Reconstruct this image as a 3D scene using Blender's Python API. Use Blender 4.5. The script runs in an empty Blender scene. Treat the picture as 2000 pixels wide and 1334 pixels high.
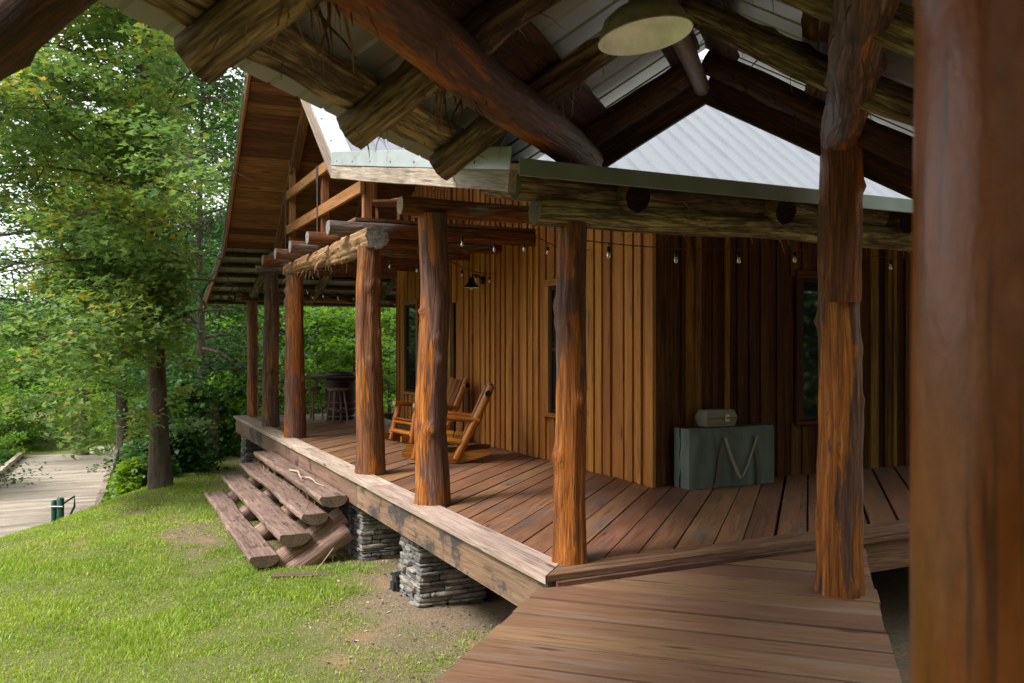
import bpy, math, random
import numpy as np
from mathutils import Vector, Matrix, noise

random.seed(7)
RNG = np.random.default_rng(11)
S2 = math.sqrt(0.5)
scene = bpy.context.scene
COL = scene.collection
V = Vector

# ------------------------------------------------------------------ camera frame
EYE = V((0, 0, 1.5))
YAW = math.radians(25.92)
FWD = V((math.sin(YAW), math.cos(YAW), 0))
RGT = V((math.cos(YAW), -math.sin(YAW), 0))


def at(px, depth, z=0.0):
    """a point on the plan: direction as seen from the standpoint, depth in metres"""
    p = FWD * depth + RGT * (depth * (px - 1000) / 1677.0)
    return V((p.x, p.y, z))


def WV(w, v, z):
    """walkway frame: w along the walkway, v to its right"""
    return V((w * S2 + v * S2, w * S2 - v * S2, z))


# ------------------------------------------------------------------ materials
def mat(name):
    m = bpy.data.materials.new(name)
    m.use_nodes = True
    nt = m.node_tree
    nt.nodes.clear()
    out = nt.nodes.new('ShaderNodeOutputMaterial')
    return m, nt, out


class NB:
    def __init__(s, nt):
        s.nt = nt

    def n(s, t, **kw):
        nd = s.nt.nodes.new(t)
        for k, val in kw.items():
            if k.startswith('i_'):
                key = k[2:]
                key = int(key) if key.isdigit() else key.replace('_', ' ')
                sock = nd.inputs[key]
                if isinstance(val, bpy.types.NodeSocket):
                    s.nt.links.new(val, sock)
                else:
                    sock.default_value = val
            else:
                setattr(nd, k, val)
        return nd

    def link(s, a, b):
        s.nt.links.new(a, b)

    def ramp(s, fac, stops, interp='LINEAR'):
        r = s.n('ShaderNodeValToRGB')
        r.color_ramp.interpolation = interp
        el = r.color_ramp.elements
        while len(el) < len(stops):
            el.new(0.5)
        for e, (p, c) in zip(el, stops):
            e.position = p
            e.color = (c[0], c[1], c[2], 1) if not isinstance(c, (int, float)) else (c, c, c, 1)
        s.link(fac, r.inputs[0])
        return r.outputs[0]

    def noise(s, vec, scale, detail=5, rough=.6, dist=0.0):
        nd = s.n('ShaderNodeTexNoise', i_Vector=vec, i_Scale=scale, i_Detail=detail, i_Roughness=rough, i_Distortion=dist)
        return nd.outputs[0]

    def mapv(s, vec, scale, loc=(0, 0, 0)):
        return s.n('ShaderNodeMapping', i_Vector=vec, i_Scale=scale, i_Location=loc).outputs[0]

    def mix(s, fac, a, b, mode='MIX'):
        nd = s.n('ShaderNodeMix', data_type='RGBA', blend_type=mode)
        for sock, val in ((nd.inputs[0], fac), (nd.inputs[6], a), (nd.inputs[7], b)):
            if isinstance(val, bpy.types.NodeSocket):
                s.link(val, sock)
            elif isinstance(val, (int, float)):
                sock.default_value = val
            else:
                sock.default_value = (val[0], val[1], val[2], 1)
        return nd.outputs[2]

    def math(s, op, a, b=0.0, clamp=False):
        nd = s.n('ShaderNodeMath', operation=op, use_clamp=clamp)
        for sock, val in ((nd.inputs[0], a), (nd.inputs[1], b)):
            if isinstance(val, bpy.types.NodeSocket):
                s.link(val, sock)
            else:
                sock.default_value = val
        return nd.outputs[0]


def wood(name, stops, sx=1.2, sy=26, patch=None, pth=(.5, .58), pscale=(.9, 6), stain=None, bump=.35, rough=(.5, .75),
         rnd=.35, crack=.6, knots=True, huev=.02, spec=.35, alt=None, sat=1.12, flake=0.0, gain=1.75, nlo=.55, nhi=1.3):
    """grain runs along the first axis of the attribute 'gc' of every piece"""
    m, nt, out = mat(name)
    b = NB(nt)
    gc = b.n('ShaderNodeAttribute', attribute_name='gc').outputs['Vector']
    rn = b.n('ShaderNodeAttribute', attribute_name='rnd').outputs['Fac']
    warp = b.n('ShaderNodeTexNoise', i_Vector=b.mapv(gc, (1.6, 4, 4)), i_Scale=1.0, i_Detail=2.0)
    wv = b.n('ShaderNodeVectorMath', operation='MULTIPLY', i_0=warp.outputs['Color'], i_1=(0.02, .03, .03)).outputs[0]
    g2 = b.n('ShaderNodeVectorMath', operation='ADD', i_0=gc, i_1=wv).outputs[0]
    sx, sy = sx * 1.5, sy * 2.2
    n1 = b.noise(b.mapv(g2, (sx, sy, sy)), 1.0, 7, .68)
    n2 = b.noise(b.mapv(g2, (sx * 4, sy * 3.5, sy * 3.5)), 1.0, 5, .65)
    n3 = b.noise(b.mapv(gc, (.7, 3.0, 3.0)), 1.0, 3, .55)
    f = b.math('ADD', b.math('MULTIPLY', n1, .55), b.math('MULTIPLY', n2, .45))
    f = b.math('ADD', b.math('MULTIPLY', b.math('SUBTRACT', f, .5), gain), .5, True)
    c = b.ramp(f, stops)
    if alt:
        c = b.mix(b.ramp(rn, [(alt[1], 0.0), (alt[1] + .04, 1.0)]), c, b.ramp(f, alt[0]))
    c = b.mix(.55, c, b.ramp(n3, [(.3, nlo), (.7, nhi)]), 'MULTIPLY')
    if patch:
        pn = b.noise(b.mapv(g2, (pscale[0], pscale[1], pscale[1]), (3, 7, 1)), 1.0, 5, .6)
        pm = b.ramp(pn, [(pth[0], 0.0), (pth[1], 1.0)])
        pc = b.ramp(f, patch)
        c = b.mix(pm, c, pc)
    if stain:
        sn = b.noise(b.mapv(gc, stain[1], (5, 2, 9)), 1.0, 4, .65)
        sm = b.ramp(sn, [(stain[2], 0.0), (stain[3], .85)])
        c = b.mix(sm, c, stain[0])
    if crack > 0:
        cn = b.noise(b.mapv(g2, (1.7, 55, 55), (1, 1, 4)), 1.0, 3, .5)
        cm = b.ramp(cn, [(.30, crack), (.39, 0.0)])
        c = b.mix(cm, c, (.018, .011, .008))
    hgt = f
    if flake:
        fv = b.n('ShaderNodeTexVoronoi', feature='DISTANCE_TO_EDGE', i_Vector=b.mapv(g2, (1.7, 19, 19)), i_Scale=1.0, i_Randomness=1.0)
        fl = b.ramp(b.math('ADD', fv.outputs['Distance'], b.math('MULTIPLY', b.math('SUBTRACT', n2, .5), .35)), [(.0, 0.0), (.14, 1.0)])
        c = b.mix(b.math('MULTIPLY', b.math('SUBTRACT', 1.0, fl), flake), c, (.022, .013, .008))
        hgt = b.math('ADD', f, b.math('MULTIPLY', fl, flake * 1.2))
    if knots:
        vo = b.n('ShaderNodeTexVoronoi', i_Vector=b.mapv(g2, (1.1, 5.5, 5.5)), i_Scale=1.0, i_Randomness=1.0)
        km = b.ramp(vo.outputs['Distance'], [(.05, .8), (.13, 0.0)])
        c = b.mix(km, c, (.05, .02, .012))
    val = b.math('ADD', b.math('MULTIPLY', rn, 2 * rnd), 1.0 - rnd)
    hs = b.n('ShaderNodeHueSaturation', i_Color=c, i_Value=val, i_Saturation=sat,
             i_Hue=b.math('ADD', b.math('MULTIPLY', rn, huev), .5 - huev / 2))
    bs = b.n('ShaderNodeBsdfPrincipled', i_Base_Color=hs.outputs[0])
    b.link(b.ramp(n1, [(.3, rough[0]), (.7, rough[1])]), bs.inputs['Roughness'])
    bs.inputs['Specular IOR Level'].default_value = spec
    bp = b.n('ShaderNodeBump', i_Strength=bump, i_Distance=.012, i_Height=hgt)
    b.link(bp.outputs[0], bs.inputs['Normal'])
    b.link(bs.outputs[0], out.inputs[0])
    return m


M = {}
M['cedar'] = wood('cedar_log', [(.2, (.07, .024, .013)), (.4, (.21, .068, .025)), (.58, (.36, .128, .043)), (.8, (.54, .25, .1))],
                  sx=.9, sy=12, flake=.22, patch=[(.22, (.035, .017, .013)), (.5, (.125, .056, .04)), (.78, (.25, .135, .1))], pth=(.485, .505), pscale=(.9, 5),
                  bump=.9, rough=(.42, .7), rnd=.18, spec=.35, sat=1.1)
M['cedar_red'] = wood('red_brown_cedar_log', [(.2, (.05, .02, .013)), (.4, (.15, .06, .032)), (.58, (.25, .105, .055)), (.8, (.4, .2, .12))],
                  sx=.8, sy=11, flake=.3, patch=[(.22, (.1, .035, .015)), (.5, (.33, .12, .04)), (.78, (.52, .25, .1))], pth=(.53, .55), pscale=(.8, 6),
                  bump=.9, rough=(.42, .7), rnd=.18, spec=.35)
M['cedar_pale'] = wood('peeled_tan_cedar_log', [(.2, (.085, .032, .015)), (.4, (.27, .1, .037)), (.58, (.43, .172, .064)), (.8, (.6, .31, .14))],
                  sx=.8, sy=11, flake=.2, patch=[(.22, (.035, .017, .013)), (.5, (.13, .065, .045)), (.78, (.24, .14, .1))], pth=(.515, .53), pscale=(.8, 5),
                  bump=.9, rough=(.42, .7), rnd=.1, spec=.35, huev=0.0)
M['cedar_bark'] = wood('cedar_bark_log', [(.25, (.035, .017, .012)), (.45, (.11, .054, .038)), (.6, (.2, .105, .07)), (.78, (.36, .21, .14))],
                       sx=.8, sy=13, flake=.6, patch=[(.3, (.12, .04, .018)), (.5, (.26, .095, .033)), (.7, (.42, .19, .07))], pth=(.56, .61), pscale=(.7, 4),
                       bump=.9, rough=(.4, .7), rnd=.15, spec=.45)
M['olive'] = wood('weathered_olive_log', [(.22, (.06, .045, .022)), (.42, (.2, .15, .072)), (.58, (.38, .3, .15)), (.78, (.55, .46, .26))],
                  sx=1.6, sy=14, flake=.6, sat=1.0, patch=[(.3, (.05, .03, .018)), (.5, (.12, .075, .042)), (.7, (.22, .15, .085))], pth=(.5, .6), pscale=(1.2, 5),
                  bump=.85, rough=(.6, .85), rnd=.2)
M['rafter'] = wood('brown_rafter_log', [(.22, (.07, .043, .022)), (.42, (.25, .16, .08)), (.58, (.42, .29, .155)), (.78, (.6, .46, .28))],
                   sx=1.4, sy=14, flake=.5, sat=1.0, patch=[(.3, (.035, .018, .012)), (.5, (.1, .052, .03)), (.7, (.17, .1, .06))], pth=(.52, .6), pscale=(1.1, 5),
                   bump=.85, rough=(.55, .85), rnd=.2)
M['darklog'] = wood('dark_stained_log', [(.28, (.02, .01, .007)), (.45, (.06, .025, .015)), (.6, (.12, .05, .025)), (.75, (.2, .09, .04))],
                    sx=1.2, sy=14, bump=.8, rough=(.5, .8), rnd=.2, flake=.5)
M['joist'] = wood('red_joist_log', [(.28, (.05, .02, .012)), (.45, (.15, .055, .027)), (.6, (.26, .105, .045)), (.75, (.4, .19, .09))],
                  sx=1.2, sy=16, patch=[(.3, (.09, .07, .06)), (.5, (.2, .165, .15)), (.7, (.34, .3, .28))], pth=(.53, .6), pscale=(.9, 3), bump=.8, rnd=.2, flake=.45)
M['gnarl'] = wood('peeled_pale_log', [(.28, (.13, .075, .04)), (.45, (.3, .18, .095)), (.6, (.46, .31, .18)), (.75, (.6, .45, .3))],
                  sx=1.6, sy=14, patch=[(.3, (.12, .06, .03)), (.5, (.26, .13, .06)), (.7, (.4, .22, .1))], pth=(.5, .6), bump=.9, rnd=.2)
M['end'] = wood('sawn_log_end', [(.3, (.12, .085, .06)), (.5, (.27, .2, .145)), (.7, (.42, .34, .26))], sx=10, sy=10, bump=.3, rnd=.15, crack=.4, knots=False)
M['endgrey'] = wood('grey_log_end', [(.3, (.09, .082, .075)), (.5, (.22, .2, .185)), (.7, (.42, .4, .38))], sx=10, sy=12, bump=.3, rnd=.1, crack=.4, knots=False)
M['endolive'] = wood('olive_log_end', [(.3, (.04, .032, .018)), (.5, (.09, .072, .04)), (.7, (.16, .13, .075))], sx=10, sy=10, bump=.3, rnd=.1, crack=.4, knots=False, spec=.1)
M['enddark'] = wood('dark_log_end', [(.3, (.008, .006, .005)), (.5, (.018, .012, .01)), (.7, (.035, .025, .018))], sx=10, sy=12, bump=.3, rnd=.1, crack=.4, knots=False, spec=.05, rough=(.8, .95))
M['deck'] = wood('deck_planks', [(.2, (.1, .047, .028)), (.45, (.185, .096, .058)), (.6, (.255, .14, .087)), (.82, (.365, .22, .145))],
                 sx=1.0, sy=22, stain=((.1, .08, .072), (1.1, 4, 4), .5, .68), bump=.22, rough=(.42, .7), rnd=.2, huev=.02, sat=1.12, gain=1.15)
M['walkdeck'] = wood('walkway_planks', [(.2, (.105, .057, .036)), (.45, (.185, .11, .071)), (.6, (.242, .149, .1)), (.82, (.34, .225, .16))],
                     sx=.9, sy=20, stain=((.21, .16, .13), (1.0, 5, 5), .52, .7), bump=.22, rough=(.42, .7), rnd=.14, huev=.015, sat=1.14, gain=.95, nlo=.75, nhi=1.15)
M['trim'] = wood('pale_deck_trim', [(.25, (.24, .15, .11)), (.45, (.4, .28, .21)), (.6, (.51, .38, .3)), (.78, (.62, .5, .41))],
                 sx=.8, sy=18, stain=((.24, .15, .11), (1.2, 4, 4), .54, .74), bump=.2, rnd=.12, sat=.9)
M['trimdark'] = wood('dark_deck_trim', [(.28, (.05, .026, .018)), (.45, (.13, .07, .047)), (.6, (.2, .115, .08)), (.75, (.3, .19, .14))], sx=.9, sy=22, bump=.4, rnd=.12)
M['rim'] = wood('rim_board', [(.25, (.12, .06, .037)), (.45, (.2, .108, .068)), (.6, (.265, .15, .098)), (.78, (.35, .215, .148))],
                sx=.8, sy=20, stain=((.035, .034, .04), (1.9, 2.6, 2.6), .545, .615), bump=.2, rnd=.12, sat=.95)
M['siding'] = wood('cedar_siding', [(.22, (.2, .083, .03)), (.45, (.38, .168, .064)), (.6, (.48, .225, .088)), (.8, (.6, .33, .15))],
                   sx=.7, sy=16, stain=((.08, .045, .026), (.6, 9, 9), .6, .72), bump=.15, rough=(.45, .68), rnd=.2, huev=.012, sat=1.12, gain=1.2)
M['sidingdark'] = wood('shaded_cedar_siding', [(.28, (.035, .013, .007)), (.45, (.08, .03, .013)), (.6, (.125, .052, .021)), (.75, (.2, .098, .04))],  # same cedar siding, darkened so its colour carries the porch shade
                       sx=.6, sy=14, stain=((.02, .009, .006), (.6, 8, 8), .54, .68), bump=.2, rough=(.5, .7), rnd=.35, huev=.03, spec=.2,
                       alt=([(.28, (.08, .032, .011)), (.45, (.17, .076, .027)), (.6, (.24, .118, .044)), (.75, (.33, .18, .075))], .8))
M['soffit'] = wood('soffit_boards', [(.28, (.09, .04, .022)), (.45, (.2, .092, .046)), (.6, (.29, .145, .072)), (.75, (.4, .225, .12))],
                   sx=.7, sy=20, bump=.2, rnd=.35, huev=.02)
M['rail'] = wood('railing_boards', [(.28, (.16, .07, .035)), (.45, (.31, .15, .075)), (.6, (.4, .205, .11)), (.75, (.5, .29, .17))], sx=.8, sy=22, bump=.2, rnd=.12)
M['fascia'] = wood('grey_fascia', [(.28, (.13, .09, .07)), (.45, (.28, .215, .17)), (.6, (.38, .31, .26)), (.75, (.5, .43, .37))], sx=.9, sy=20, stain=((.1, .07, .05), (1.5, 4, 4), .52, .7), bump=.3, rnd=.1)
M['tread'] = wood('step_treads', [(.25, (.1, .062, .048)), (.45, (.2, .13, .102)), (.6, (.29, .195, .16)), (.78, (.41, .3, .25))],
                  sx=1.0, sy=18, stain=((.06, .042, .036), (2.4, 9, 9), .56, .68), bump=.45, rnd=.12, sat=1.04)
M['stringer'] = wood('step_stringer', sat=.85, stops=[(.28, (.09, .045, .03)), (.45, (.22, .115, .07)), (.6, (.33, .185, .115)), (.75, (.46, .29, .19))], sx=1.0, sy=16, bump=.6, rnd=.1)
M['varnish'] = wood('varnished_log', [(.28, (.11, .038, .012)), (.45, (.27, .1, .028)), (.6, (.38, .165, .05)), (.75, (.5, .26, .09))], sx=1.2, sy=18, bump=.2, rough=(.25, .45), rnd=.15, spec=.55)
M['varnishdark'] = wood('varnished_plank', [(.28, (.09, .032, .012)), (.45, (.19, .07, .024)), (.6, (.27, .11, .038)), (.75, (.36, .17, .065))], sx=1.0, sy=20, bump=.15, rough=(.25, .45), rnd=.15, spec=.55)
M['barrel'] = wood('barrel_staves', [(.28, (.012, .006, .005)), (.45, (.035, .015, .011)), (.6, (.06, .027, .02)), (.75, (.1, .05, .037))], sx=1.0, sy=20, bump=.3, rnd=.25)
M['oldwood'] = wood('grey_brown_stool_wood', [(.28, (.06, .04, .03)), (.45, (.14, .095, .07)), (.6, (.21, .15, .115)), (.75, (.3, .23, .18))], sx=1.0, sy=20, bump=.4, rnd=.1)
M['bridge'] = wood('bridge_planks', [(.28, (.2, .16, .125)), (.45, (.33, .275, .225)), (.6, (.42, .36, .3)), (.75, (.52, .46, .4))], sx=.8, sy=14, bump=.3, rnd=.22, huev=.01)
M['nearpost'] = wood('varnished_near_post', [(.2, (.11, .036, .016)), (.45, (.22, .075, .032)), (.6, (.3, .112, .05)), (.8, (.4, .175, .085))],
                     sx=2.2, sy=5, gain=1.0, sat=1.18, huev=0.0, patch=[(.3, (.12, .046, .026)), (.5, (.22, .09, .05)), (.7, (.34, .165, .1))], pth=(.5, .62), pscale=(2.2, 6), bump=.45, rough=(.28, .46), rnd=.05, spec=.55)
M['board_door'] = wood('carved_door_wood', [(.3, (.2, .105, .045)), (.5, (.36, .2, .09)), (.7, (.5, .31, .15))], sx=1, sy=16, bump=.2, rnd=.1)


def simple(name, col, rough=.5, metal=0.0, nscale=0, namt=.2, bump=0, spec=.5, stretch=(1, 1, 1)):
    m, nt, out = mat(name)
    b = NB(nt)
    bs = b.n('ShaderNodeBsdfPrincipled', i_Roughness=rough, i_Metallic=metal)
    bs.inputs['Specular IOR Level'].default_value = spec
    if nscale:
        tc = b.n('ShaderNodeTexCoord').outputs['Object']
        n = b.noise(b.mapv(tc, stretch), nscale, 6, .65)
        lo = tuple(c * (1 - namt) for c in col)
        hi = tuple(min(1, c * (1 + namt)) for c in col)
        b.link(b.ramp(n, [(.3, lo), (.7, hi)]), bs.inputs['Base Color'])
        b.link(b.ramp(n, [(.3, max(.03, rough - .1)), (.7, min(1, rough + .12))]), bs.inputs['Roughness'])
        if bump:
            b.link(b.n('ShaderNodeBump', i_Strength=bump, i_Distance=.01, i_Height=n).outputs[0], bs.inputs['Normal'])
    else:
        bs.inputs['Base Color'].default_value = (*col, 1)
    b.link(bs.outputs[0], out.inputs[0])
    return m


M['roofmetal'] = simple('pale_roof_metal', (.2, .212, .235), .55, 0, 3, .09, .05, spec=.25, stretch=(1, .35, .35))
M['eavemetal'] = simple('pale_green_eave_metal', (.45, .48, .4), .4, .1, 2.5, .12, .03)
M['undermetal'] = simple('roof_underside_metal', (.28, .285, .255), .36, .15, 2.5, .12, .03)
M['trimmetal'] = simple('green_grey_trim_metal', (.2, .24, .212), .42, .2, 4, .1, .03)
M['trimpale'] = simple('pale_flashing_metal', (.4, .435, .435), .35, .2, 5, .1, .03, stretch=(1, 1, 3))
M['black'] = simple('black_metal', (.012, .012, .013), .45, .3, 20, .3)
M['blackplastic'] = simple('black_plastic', (.02, .022, .026), .4, 0, 8, .3)
M['iron'] = simple('dark_iron_strap', (.12, .11, .11), .5, .6, 25, .35, .1)
M['steel'] = simple('barrel_hoop', (.11, .105, .1), .5, .7, 14, .35)
M['enamel'] = simple('cream_enamel', (.88, .88, .85), .4, 0, 9, .22, .02)
M['enamelout'] = simple('rusty_cream_enamel', (.3, .28, .2), .5, 0, 22, .35, .05)
M['green_pole'] = simple('dark_green_paint', (.012, .06, .045), .4, 0, 10, .2)
M['whitewood'] = simple('white_weathered_paint', (.55, .54, .52), .6, 0, 9, .3, .1)
M['stick'] = simple('bare_twig', (.45, .34, .25), .7, 0, 12, .2)
M['concrete'] = simple('pale_building', (.7, .7, .68), .7, 0, 2, .1)
M['cord'] = simple('black_cord', (.012, .01, .01), .5)
M['strap'] = simple('webbing_strap', (.3, .27, .2), .85, 0, 60, .2)
M['strapdark'] = simple('brown_webbing_strap', (.13, .105, .065), .85, 0, 60, .2)
M['toolbox'] = simple('grey_tan_plastic', (.22, .195, .15), .5, 0, 14, .12, .03)
M['latch'] = simple('latch_metal', (.6, .58, .42), .35, .5)
M['fibre'] = simple('bark_fibre', (.27, .16, .075), .8, 0, 15, .45)
M['fibredark'] = simple('dark_bark_fibre', (.07, .038, .02), .8, 0, 15, .45)
M['gravel'] = simple('gravel_path', (.33, .3, .25), .9, 0, 6, .3, .2)


def glass_mat(name, col, trans, rough):
    m, nt, out = mat(name)
    b = NB(nt)
    bs = b.n('ShaderNodeBsdfPrincipled', i_Base_Color=(*col, 1), i_Roughness=rough)
    bs.inputs['Transmission Weight'].default_value = trans
    b.link(bs.outputs[0], out.inputs[0])
    return m


M['pane'] = glass_mat('dark_window_glass', (.012, .016, .015), 0.0, .04)
M['bulb'] = glass_mat('clear_bulb_glass', (.9, .86, .74), .8, .2)


def canvas_mat():
    m, nt, out = mat('grey_green_canvas')
    b = NB(nt)
    tc = b.n('ShaderNodeTexCoord').outputs['Object']
    n = b.noise(b.mapv(tc, (7, 7, 1.6)), 1.0, 4, .6)
    wv = b.noise(tc, 420, 2, .5)
    c = b.ramp(n, [(.3, (.08, .096, .08)), (.7, (.15, .175, .148))])
    bs = b.n('ShaderNodeBsdfPrincipled', i_Base_Color=c, i_Roughness=.8)
    h = b.math('ADD', b.math('MULTIPLY', n, 1.0), b.math('MULTIPLY', wv, .04))
    b.link(b.n('ShaderNodeBump', i_Strength=.5, i_Distance=.02, i_Height=h).outputs[0], bs.inputs['Normal'])
    b.link(bs.outputs[0], out.inputs[0])
    return m


M['canvas'] = canvas_mat()


def stone_mat():
    m, nt, out = mat('stacked_field_stone')
    b = NB(nt)
    gc = b.n('ShaderNodeAttribute', attribute_name='gc').outputs['Vector']
    rn = b.n('ShaderNodeAttribute', attribute_name='rnd').outputs['Fac']
    n = b.noise(gc, 14, 7, .68)
    n2 = b.noise(gc, 60, 4, .6)
    base = b.ramp(rn, [(.0, (.09, .088, .088)), (.35, (.17, .16, .148)), (.65, (.24, .212, .182)), (.85, (.3, .275, .245)), (1., (.2, .15, .115))])
    c = b.mix(.75, base, b.ramp(n, [(.28, .45), (.5, .95), (.72, 1.5)]), 'MULTIPLY')
    c = b.mix(b.ramp(n2, [(.58, 0.0), (.7, .5)]), c, (.5, .48, .45))
    bs = b.n('ShaderNodeBsdfPrincipled', i_Base_Color=c, i_Roughness=.85)
    h = b.math('ADD', n, b.math('MULTIPLY', n2, .3))
    b.link(b.n('ShaderNodeBump', i_Strength=.7, i_Distance=.02, i_Height=h).outputs[0], bs.inputs['Normal'])
    b.link(bs.outputs[0], out.inputs[0])
    return m


M['stone'] = stone_mat()


def leaf_mat(name, stops, trans=.4, rough=.45):
    m, nt, out = mat(name)
    b = NB(nt)
    rn = b.n('ShaderNodeAttribute', attribute_name='rnd').outputs['Fac']
    c = b.ramp(rn, stops)
    bs = b.n('ShaderNodeBsdfPrincipled', i_Base_Color=c, i_Roughness=rough)
    bs.inputs['Specular IOR Level'].default_value = .35
    hs = b.n('ShaderNodeHueSaturation', i_Color=c, i_Hue=.485, i_Saturation=1.15, i_Value=1.5)
    tr = b.n('ShaderNodeBsdfTranslucent', i_Color=hs.outputs[0])
    mx = b.n('ShaderNodeMixShader', i_0=trans)
    b.link(bs.outputs[0], mx.inputs[1])
    b.link(tr.outputs[0], mx.inputs[2])
    b.link(mx.outputs[0], out.inputs[0])
    return m


M['leaf_main'] = leaf_mat('tulip_tree_leaves', [(0, (.055, .12, .045)), (.4, (.115, .215, .07)), (.75, (.2, .305, .09)), (.96, (.27, .36, .075)), (1, (.36, .31, .07))], .42)
M['leaf_dark'] = leaf_mat('dark_leaves', [(0, (.026, .075, .02)), (.5, (.052, .13, .03)), (1, (.1, .2, .045))], .4)
M['leaf_bright'] = leaf_mat('bright_leaves', [(0, (.06, .145, .025)), (.5, (.12, .25, .04)), (1, (.21, .36, .06))], .48)
M['leaf_lime'] = leaf_mat('lime_shrub_leaves', [(0, (.07, .15, .02)), (.5, (.13, .24, .03)), (1, (.23, .34, .05))], .45)
M['leaf_far'] = leaf_mat('far_leaves', [(0, (.055, .12, .045)), (.5, (.085, .16, .06)), (1, (.13, .21, .08))], .4)
M['grass'] = leaf_mat('lawn_grass', [(0, (.16, .27, .04)), (.45, (.29, .4, .065)), (.8, (.4, .47, .1)), (1, (.52, .47, .22))], .4, .5)
M['bark'] = simple('grey_brown_bark', (.105, .078, .062), .9, 0, 16, .6, .9, .2, stretch=(1, 1, .16))
M['barkpale'] = simple('pale_grey_bark', (.2, .18, .155), .9, 0, 12, .4, .6, .2, stretch=(1, 1, .25))


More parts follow.
